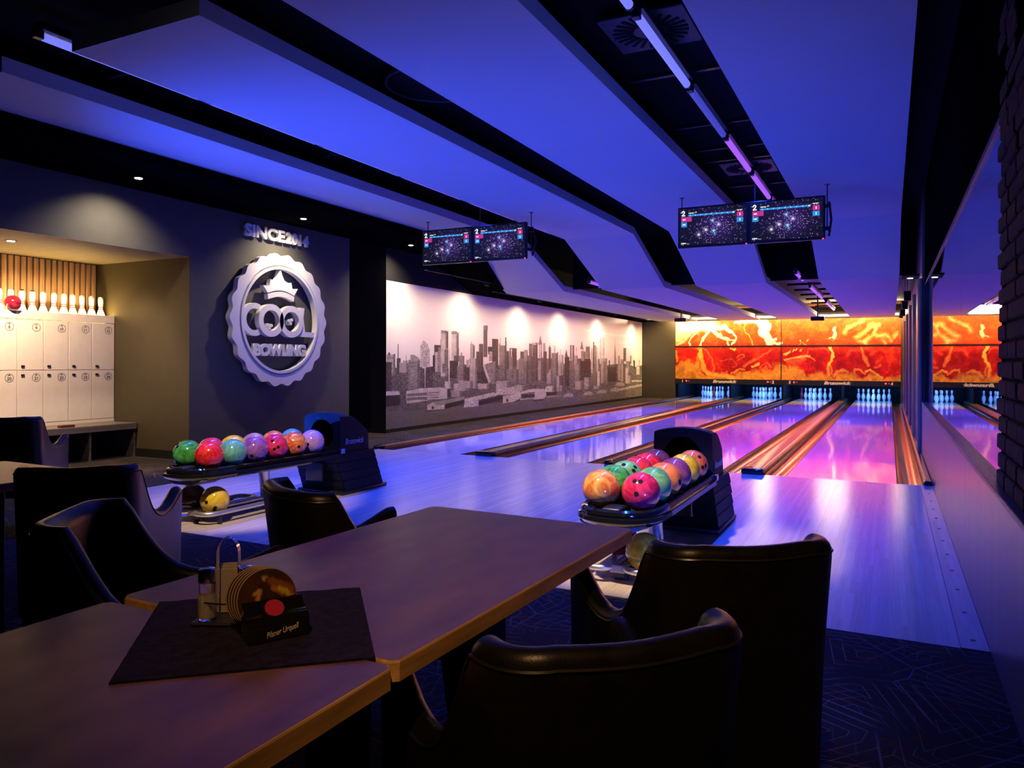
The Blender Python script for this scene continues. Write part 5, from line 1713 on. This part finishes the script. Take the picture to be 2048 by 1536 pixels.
# unseen warm can added over the seating to light tables and chairs
t = empty('added_ceiling_can', (0.05, -0.7, 3.30))
tag(t, 'added warm black ceiling can light above the seating', 'lamp')
B().lathe([(0.07, 0.0), (0.07, 0.32)], (0, 0, 0), 24, caps=False).build('can', M['black_satin'], t, smooth=True)
B().lathe([(0.05, 0.03), (0.05, 0.036)], (0, 0, 0), 18).build('lens', M['lens'], t)
lamp('added_can_glow', 'SPOT', (0.05, -0.7, 3.29), ADDED_CAN_WATT, (1.0, 0.50, 0.20), t, aim=(-0.78, 1.65, 0.7), spot=R(36), blend=0.9, radius=0.05)

# ventilation diffusers, round speaker
def diffuser(x, y, z, label, n=24):
    t = empty('ceiling_diffuser', (x, y, z))
    tag(t, label, 'air diffuser', 'ceiling air diffusers')
    B().box(-0.295, 0.295, -0.295, 0.295, 0.0, 0.02, bevel=0.004, seg=1).build('plate', mat('dark_grey_plate', (0.03, 0.03, 0.035), 0.5), t)
    o0 = None
    for k in range(n):
        a = 2 * math.pi * k / n
        if o0 is None:
            o0 = B().box(-0.012, 0.012, 0.12, 0.26, -0.006, 0.0).build('vane', M['black_matt'], t); o = o0
        else:
            o = bpy.data.objects.new('vane', o0.data); COL.objects.link(o); o.parent = t
        o.rotation_euler = (0, 0, a)
diffuser(-1.49, 5.11, 3.53, 'square swirl air diffuser above the tube light close to the tables')
diffuser(-1.49, 9.20, 3.53, 'square swirl air diffuser above the tube light by the monitors')
sp = empty('ceiling_speaker', (-3.42, 5.35, 3.55))
tag(sp, 'round black ceiling speaker in the slot between the second and third hanging panels', 'speaker')
B().lathe([(0.40, 0.0), (0.42, 0.006), (0.42, 0.07)], (0, 0, 0), 40).build('body', M['black_matt'], sp, smooth=True)
b = B()
b.tube([(0.40 * math.cos(2 * math.pi * k / 40), 0.40 * math.sin(2 * math.pi * k / 40), 0.0) for k in range(40)], 0.012, 8, closed=True)
b.build('rim', mat('dark_rim', (0.05, 0.05, 0.06), 0.4), sp, smooth=True)

# hanging boxes by the ribbed wall
for k, (y, z, s) in enumerate(((14.9, 2.41, 1.0), (17.2, 2.41, 1.0), (19.8, 2.42, 1.0), (22.9, 2.52, 0.8))):
    t = empty('hanging_speaker', (0.275, y, z))
    tag(t, f'small black box speaker hung by the ribbed wall, {ordn[k]} from the tables', 'speaker', 'small hanging speakers')
    b = B().box(-0.055 * s, 0.055 * s, -0.06, 0.06, -0.085 * s, 0.085 * s, bevel=0.008).build('cabinet', M['black_satin'], t)
    B().box(-0.045 * s, 0.045 * s, -0.066, -0.06, -0.07 * s, 0.07 * s).build('grille', M['black_matt'], t)
    B().tube([(0, 0, 0.08 * s), (0, 0, 3.02 - z + 0.002)], 0.006, 6).build('rod', M['steel_dark'], t, smooth=True)

# camera boxes on drop rods over the lanes
for x, y, z, lab in ((-5.20, 20.9, 2.415, 'black projector on a drop rod under the slot between lanes one and two'), (-1.62, 20.4, 2.345, 'black projector on a drop rod under the slot between lanes three and four')):
    t = empty('hanging_projector', (x, y, z))
    tag(t, lab, 'projector', 'projectors on drop rods')
    B().box(-0.16, 0.16, -0.12, 0.12, -0.05, 0.05, bevel=0.012).build('housing', M['black_satin'], t)
    B().tube([(0, 0, 0.05), (0, 0, 3.02 - z + 0.002)], 0.016, 10).build('rod', M['black_satin'], t, smooth=True)
    B().tube([(0.06, 0, 0.05), (0.02, 0, 0.20)], 0.006, 6).build('cable', M['black_matt'], t)
    l_ = B().lathe([(0.03, 0.0), (0.034, 0.02)], (0, 0, 0), 14).build('lens', M['black_gloss'], t)
    l_.rotation_euler = (R(-90), 0, 0); l_.location = (0.05, 0.12, 0)

# ================================================================== CHAIRS
def make_chair():
    t = empty('tub_chair')
    WB, WF, D_ = 0.190, 0.242, 0.27     # half widths of the shell's mid-line at back and arm fronts
    W_ = WB
    st = []
    armZ = [(0.0, 0.672), (0.06, 0.672), (0.2, 0.648), (0.35, 0.624), (0.5, 0.613), (0.63, 0.618), (0.74, 0.640), (0.82, 0.675), (0.885, 0.725), (0.935, 0.772), (0.975, 0.818), (1.0, 0.834)]
    def zarm(u):
        for (a, za), (b, zb) in zip(armZ[:-1], armZ[1:]):
            if a <= u <= b:
                return za + (zb - za) * (u - a) / (b - a)
        return 0.834
    na = 26
    rad = 0.07
    yf = 0.20
    for k in range(na + 1):
        u = k / na
        w_ = WF + (WB - WF) * (u ** 1.6)
        st.append((-w_, yf + (-D_ + rad - yf) * u, zarm(u)))
    for k in range(1, 9):
        a = math.pi + (math.pi / 2) * k / 9
        st.append((-W_ + rad + rad * math.cos(a), -D_ + rad + rad * math.sin(a), 0.834 + 0.004 * k / 9))
    nb = 10
    for k in range(nb + 1):
        x = -W_ + rad + (2 * W_ - 2 * rad) * k / nb
        st.append((x, -D_ - 0.012 * math.sin(math.pi * k / nb), 0.838 - 0.004 * math.sin(math.pi * k / nb)))
    left = st[:na + 9]
    for x, y, z in reversed(left):
        st.append((-x, y, z))
    n = len(st)
    prof = [(0.028, 'b'), (0.030, 0.5), (0.028, 't-0.040'), (0.0262, 't-0.024'), (0.0215, 't-0.012'), (0.0140, 't-0.004'), (0.005, 't'), (-0.005, 't'), (-0.0140, 't-0.004'), (-0.0215, 't-0.012'), (-0.0262, 't-0.024'), (-0.028, 't-0.040'), (-0.028, 0.5), (-0.026, 'b')]
    m = len(prof)
    v, f = [], []
    top_line = []
    for i, (x, y, z) in enumerate(st):
        a, b_ = st[max(0, i - 1)], st[min(n - 1, i + 1)]
        tx, ty = b_[0] - a[0], b_[1] - a[1]
        l_ = math.hypot(tx, ty) or 1
        nx, ny = ty / l_, -tx / l_           # outward for this travel direction is the reverse
        nx, ny = -nx, -ny
        # make sure it points away from the seat
        if nx * x + ny * (y - 0.0) < 0:
            nx, ny = -nx, -ny
        zb = 0.27
        for off, key in prof:
            if key == 'b': zz = zb
            elif key == 't': zz = z
            elif isinstance(key, str): zz = z - float(key.split('-')[1])
            else: zz = zb + (z - zb) * key
            lean = max(0.0, (zz - 0.46)) * 0.14
            kk = min(1.0, max(0.0, (-0.02 - y) / 0.22))
            ux, uy = math.copysign(0.25, x) * (1 - kk), -kk
            v.append((x + nx * off + ux * lean, y + ny * off + uy * lean, zz))
        top_line.append(v[i * m + 3])
    for i in range(n - 1):
        for k in range(m - 1):
            f.append((i * m + k, i * m + k + 1, (i + 1) * m + k + 1, (i + 1) * m + k))
        f.append((i * m + m - 1, i * m, (i + 1) * m, (i + 1) * m + m - 1))
    f.append(tuple(range(m))); f.append(tuple((n - 1) * m + k for k in range(m)))
    b = B(); b.add(v, f)
    shell = b.build('tub_shell', M['leather'], t, smooth=True)
    B().tube([(p[0], p[1], p[2] - 0.002) for p in top_line], 0.0035, 6).build('piping', M['thread'], shell, smooth=True)
    B().prism([(-WB + 0.02, -D_ + 0.03), (WB - 0.02, -D_ + 0.03), (WF - 0.03, 0.22), (-WF + 0.03, 0.22)], 'z', 0.36, 0.455).build('seat_cushion', M['leather'], t)
    B().prism([(-WB + 0.01, -D_ + 0.02), (WB - 0.01, -D_ + 0.02), (WF - 0.02, 0.195), (-WF + 0.02, 0.195)], 'z', 0.26, 0.36).build('seat_base', M['leather'], t)
    for sx in (-1, 1):
        for y in (0.165, -0.235):
            b = B(); x = sx * (0.205 if y > 0 else 0.165)
            v = []
            for z, s_ in ((0.0, 0.015), (0.27, 0.023)):
                dx, dy = (sx * 0.012 * (1 - z / 0.27)), (math.copysign(0.02, y) * (1 - z / 0.27))
                v += [(x + dx - s_, y + dy - s_, z), (x + dx + s_, y + dy - s_, z), (x + dx + s_, y + dy + s_, z), (x + dx - s_, y + dy + s_, z)]
            b.add(v, [(3, 2, 1, 0), (4, 5, 6, 7), (0, 1, 5, 4), (1, 2, 6, 5), (2, 3, 7, 6), (3, 0, 4, 7)])
            b.build('leg', M['darkwood'], t)
    return t
chair0 = make_chair()
first = True
for mxy, fd, lab in (((-0.240, 1.677), (-0.60, 0.80), 'black leather tub chair at the far table corner in front of the ball rack'),
                     ((-0.303, 1.019), (-0.715, 0.70), 'black leather tub chair close to the camera at the joint of the two tables'),
                     ((-1.73, 1.78), (0.44, 0.90), 'black leather tub chair turned towards the lanes across the far table'),
                     ((-1.96, 1.22), (0.82, 0.57), 'black leather tub chair showing its curved inside across the table from the camera'),
                     ((-2.69, 1.74), (-0.62, 0.78), 'black leather tub chair with its back turned, before the second table and the yellow ball'),
                     ((-5.45, 3.06), (-0.69, 0.72), 'black leather tub chair standing alone before the white lockers')):
    o = chair0 if first else copy_tree(chair0)
    first = False
    l_ = math.hypot(*fd)
    fx, fy = fd[0] / l_, fd[1] / l_
    off = 0.36
    o.location = (mxy[0] + fx * off, mxy[1] + fy * off, 0)
    o.rotation_euler = (0, 0, math.atan2(fy, fx) - math.pi / 2)
    tag(o, lab, 'chair', 'black tub chairs around the tables')

# ================================================================== TABLES
def make_table(cx, cy, sx, sy, rot, label):
    t = empty('dining_table', (cx, cy, 0), rot)
    tag(t, label, 'table', 'brown dining tables')
    zt, th = 0.75, 0.034
    c = 0.012
    hx, hy = sx / 2, sy / 2
    def outline(ix, iy, c):
        return [(-ix + c, -iy), (ix - c, -iy), (ix, -iy + c), (ix, iy - c), (ix - c, iy), (-ix + c, iy), (-ix, iy - c), (-ix, -iy + c)]
    b = B(); b.prism(outline(hx - 0.003, hy - 0.003, c), 'z', zt - th + 0.002, zt)
    b.build('tabletop', M['tabletop'], t)
    b = B(); v, f = [], []
    lay = [(hx, hy, zt - th), (hx, hy, zt - 0.004), (hx - 0.0012, hy - 0.0012, zt - 0.0012), (hx - 0.003, hy - 0.003, zt - 0.0002), (hx - 0.02, hy - 0.02, zt - th)]
    for ix, iy, z in lay:
        v += [(x, y, z) for x, y in outline(ix, iy, c)]
    for i in range(3):
        for k in range(8):
            f.append((i * 8 + k, i * 8 + (k + 1) % 8, (i + 1) * 8 + (k + 1) % 8, (i + 1) * 8 + k))
    for k in range(8):
        f.append((k, 32 + k, 32 + (k + 1) % 8, (k + 1) % 8))
    b.add(v, f); b.build('edge_band', M['tableedge'], t)
    B().box(-0.05, 0.05, -hy * 0.62, -hy * 0.62 + 0.10, 0.03, zt - th, bevel=0.006).build('column', M['black_satin'], t)
    B().box(-0.05, 0.05, hy * 0.62 - 0.10, hy * 0.62, 0.03, zt - th, bevel=0.006).build('column', M['black_satin'], t)
    for s in (-1, 1):
        y = s * (hy * 0.62 - 0.05)
        B().box(-0.26, 0.26, y - 0.045, y + 0.045, 0.0, 0.03, bevel=0.008).build('foot_plate', M['black_satin'], t)
    return t
make_table(-1.032, 1.563, 0.70, 1.115, R(-2.2), 'brown dining table with oak edge reaching towards the lanes')
make_table(-1.052, 0.43, 0.70, 1.112, R(-0.5), 'brown dining table at the bottom of the picture, under half of the napkin')
make_table(-3.44, 1.57, 0.70, 1.12, R(-1.0), 'brown dining table seen as a sliver behind a chair at the picture edge')

nap = empty('table_mat', (-1.016, 1.006, 0.7502), R(131.6))
tag(nap, 'square navy woven mat laid cornerwise across the joint of the tables', 'table mat')
b = B(); v, f = [], []
n = 26
for j in range(n + 1):
    for i in range(n + 1):
        x, y = -0.195 + 0.39 * i / n, -0.195 + 0.39 * j / n
        w = 0.0
        v.append((x, y, 0.0035 + 0.0008 * math.sin(i * 1.9) * math.cos(j * 1.3)))
for j in range(n):
    for i in range(n):
        f.append((j * (n + 1) + i, j * (n + 1) + i + 1, (j + 1) * (n + 1) + i + 1, (j + 1) * (n + 1) + i))
b.add(v, f)
b.build('cloth', M['napkin'], nap, smooth=True)
B().box(-0.195, 0.195, -0.195, 0.195, 0.0006, 0.0022).build('lining', M['napkin'], nap)

# ---- cruet stand, shakers, beer mats
TZ = 0.7550
cr_ = empty('cruet_stand', (-1.085, 1.005, TZ), R(25))
tag(cr_, 'chrome cruet stand with a tall loop handle on the navy mat', 'cruet stand')
B().box(-0.055, 0.055, -0.036, 0.036, 0.0, 0.006, bevel=0.002).build('base', M['steel_dark'], cr_)
b = B(); v, f = [], []
hw, n = 0.0195, 22
for k in range(n + 1):
    a = math.pi * k / n
    x, z = -hw * math.cos(a), 0.122 + 0.030 * math.sin(a)
    pts = [(x, -0.006, z), (x, 0.006, z)]
    nxz = (-math.cos(a) * 0.0012, math.sin(a) * 0.0012)
    v += [(x, -0.0065, z), (x, 0.0065, z), (x + nxz[0], 0.0065, z + nxz[1]), (x + nxz[0], -0.0065, z + nxz[1])]
for k in range(n):
    for q in range(4):
        f.append((k * 4 + q, k * 4 + (q + 1) % 4, (k + 1) * 4 + (q + 1) % 4, (k + 1) * 4 + q))
b.add(v, f)
b.box(-hw - 0.0012, -hw, -0.0065, 0.0065, 0.006, 0.1225); b.box(hw, hw + 0.0012, -0.0065, 0.0065, 0.006, 0.1225)
b.build('handle', M['chrome'], cr_, smooth=True)
b = B(); b.tube([(0.052 * math.cos(2 * math.pi * k / 30), 0.034 * math.sin(2 * math.pi * k / 30), 0.040) for k in range(30)], 0.0018, 6, closed=True)
b.build('guard_wire', M['chrome'], cr_, smooth=True)
def shaker(loc, fill, lab):
    t = empty('glass_shaker', loc)
    tag(t, lab, 'shaker', 'salt and pepper shakers')
    B().lathe([(0.0150, 0.0), (0.0165, 0.004), (0.0165, 0.030), (0.0145, 0.055), (0.0150, 0.068)], (0, 0, 0), 20).build('jar', M['clear'], t, smooth=True)
    B().lathe([(0.0130, 0.004), (0.0145, 0.008), (0.0145, 0.030), (0.0125, 0.046)], (0, 0, 0), 18).build('contents', M[fill], t, smooth=True)
    B().lathe([(0.0160, 0.068), (0.0162, 0.086), (0.0150, 0.091), (0.008, 0.0935)], (0, 0, 0), 20).build('cap', M['chrome'], t, smooth=True)
a = R(25)
shaker((-1.085 - 0.0345 * math.cos(a) + 0.008, 1.005 - 0.0345 * math.sin(a) - 0.012, TZ + 0.0062), 'salt', 'glass salt shaker with chrome cap in front of the loop handle')
shaker((-1.085 + 0.036 * math.cos(a), 1.005 + 0.036 * math.sin(a), TZ + 0.0062), 'pepper', 'dark glass pepper shaker with chrome cap behind the loop handle')
sg = empty('sugar_sachet', (-1.105, 1.028, TZ + 0.0065), R(40))
tag(sg, 'pale paper sachets upright in the cruet stand', 'sachet')
for k in range(3):
    B().box(-0.017, 0.017, -0.008 + 0.006 * k, -0.0055 + 0.006 * k, 0.0, 0.082 + 0.004 * k, bevel=0.001, seg=1).build('sachet', M['paper'], sg)

hold_rot = R(60)
hx0, hy0 = -0.972, 0.998
hd = empty('beer_mat_holder', (hx0, hy0, TZ), hold_rot)
tag(hd, 'black curved beer mat holder with a red seal and cream lettering', 'holder')
# front roll: quarter-round lip, base, back plate (local x along the holder, -y towards the camera)
prof = [(-0.048, 0.0), (-0.048, 0.024)] + [(-0.030 - 0.018 * math.cos(R(a_)), 0.024 + 0.016 * math.sin(R(a_))) for a_ in range(10, 100, 12)] + [(-0.012, 0.050), (-0.004, 0.058), (0.0, 0.058), (0.0, 0.004), (0.042, 0.004), (0.042, 0.0)]
B().prism(prof, 'x', -0.052, 0.052).build('body', M['black_gloss'], hd, smooth=True)
B().box(-0.052, 0.052, 0.036, 0.042, 0.0, 0.050, bevel=0.001, seg=1).build('back_plate', M['black_gloss'], hd)
s_ = B().lathe([(0.0165, 0.0), (0.0165, 0.002)], (0, 0, 0), 24).build('seal', M['seal_red'], hd)
s_.rotation_euler = (R(40), 0, 0); s_.location = (-0.002, -0.0235, 0.0475)
s2 = B().lathe([(0.021, 0.0), (0.021, 0.001)], (0, 0, 0), 24).build('seal_rim', M['black_gloss'], hd)
s2.rotation_euler = (R(40), 0, 0); s2.location = (-0.002, -0.0230, 0.0465)
text_obj('lettering', 'Pilsner Urquell', 0.02, 0.0006, M['lettering'], hd, Matrix.Translation((0.006, -0.0484, 0.014)) @ Matrix.Rotation(R(90), 4, 'X') @ Matrix.Rotation(R(10), 4, 'Z'), width=0.056, height=0.013, shear=0.35)
def beermat_colors(n):
    rng = np.random.default_rng(21)
    cv = Canvas(0, 0, n, n, 1.0, (0.22, 0.12, 0.065))
    no = fbm(n, n, 14, rng, 4)
    cv.a *= (0.6 + 0.8 * no)[..., None]
    q = n / 100.0
    S = lambda p, w, c: cv.stroke([(x * q, y * q) for x, y in p], w * q, c, 1, 0.4)
    S([(58, 22), (92, 40)], 9, (0.50, 0.28, 0.13)); S([(60, 34), (92, 52)], 6, (0.62, 0.40, 0.16))
    S([(30, 40), (38, 36), (30, 66)], 5, (0.70, 0.55, 0.26)); S([(24, 70), (34, 76), (40, 70)], 11, (0.62, 0.38, 0.22))
    S([(70, 36), (84, 44)], 5, (0.72, 0.66, 0.22)); S([(86, 52), (78, 72), (90, 66)], 6, (0.72, 0.52, 0.22)); S([(48, 72), (60, 60), (64, 70)], 6, (0.60, 0.32, 0.2)); S([(55, 80), (70, 82)], 5, (0.68, 0.48, 0.22))
    S([(48, 14), (46, 18)], 5, (0.70, 0.60, 0.4)); S([(14, 62), (18, 56)], 7, (0.35, 0.03, 0.05))
    return cv.a
BM = beermat_colors(64)
mats_ord = ['front mat showing a brown tavern picture', 'second mat from the picture side', 'third mat from the picture side', 'fourth mat from the picture side', 'rearmost mat']
r_ = 0.0525
for k in range(5):
    t = empty('beer_mat', tuple(Vector((hx0, hy0, TZ)) + Matrix.Rotation(hold_rot, 3, 'Z') @ Vector((-0.006 - 0.003 * k, 0.0065 + 0.0062 * k, 0.0045 + r_))), hold_rot)
    t.rotation_euler = (R(-9), 0, hold_rot)
    tag(t, 'round cardboard beer mat in the black holder, ' + mats_ord[k], 'beer mat', 'beer mats in the holder')
    d_ = B().lathe([(r_ - 0.001, 0.0), (r_, 0.0006), (r_, 0.0024), (r_ - 0.001, 0.003)], (0, 0, 0), 40).build('card', mat('beer_mat_card', (0.26, 0.19, 0.14), 0.8), t, smooth=True)
    d_.rotation_euler = (R(-90), 0, 0); d_.location = (0, 0.0, 0)
    nr, na = 18, 48
    v = [(0, -0.0005, 0)]; f = []; cols_ = [BM[32, 32]]
    for i in range(1, nr + 1):
        for j in range(na):
            an = 2 * math.pi * j / na; rr_ = (r_ - 0.0015) * i / nr
            x, z = rr_ * math.cos(an), rr_ * math.sin(an)
            v.append((x, -0.0005, z))
            cols_.append(BM[min(63, int((0.5 - z / (2 * r_)) * 64)), min(63, int((0.5 + x / (2 * r_)) * 64))])
    for j in range(na):
        f.append((0, 1 + j, 1 + (j + 1) % na))
    for i in range(nr - 1):
        for j in range(na):
            p0 = 1 + i * na + j; p1 = 1 + i * na + (j + 1) % na
            f.append((p0, p0 + na, p1 + na, p1))
    o_ = pydata('printed_face', v, f, M['beermat'], t)
    at = o_.data.color_attributes.new('ink', 'FLOAT_COLOR', 'POINT')
    at.data.foreach_set('color', np.concatenate([lin(np.array(cols_)) * 1.0, np.ones((len(cols_), 1))], 1).astype(np.float32).ravel())
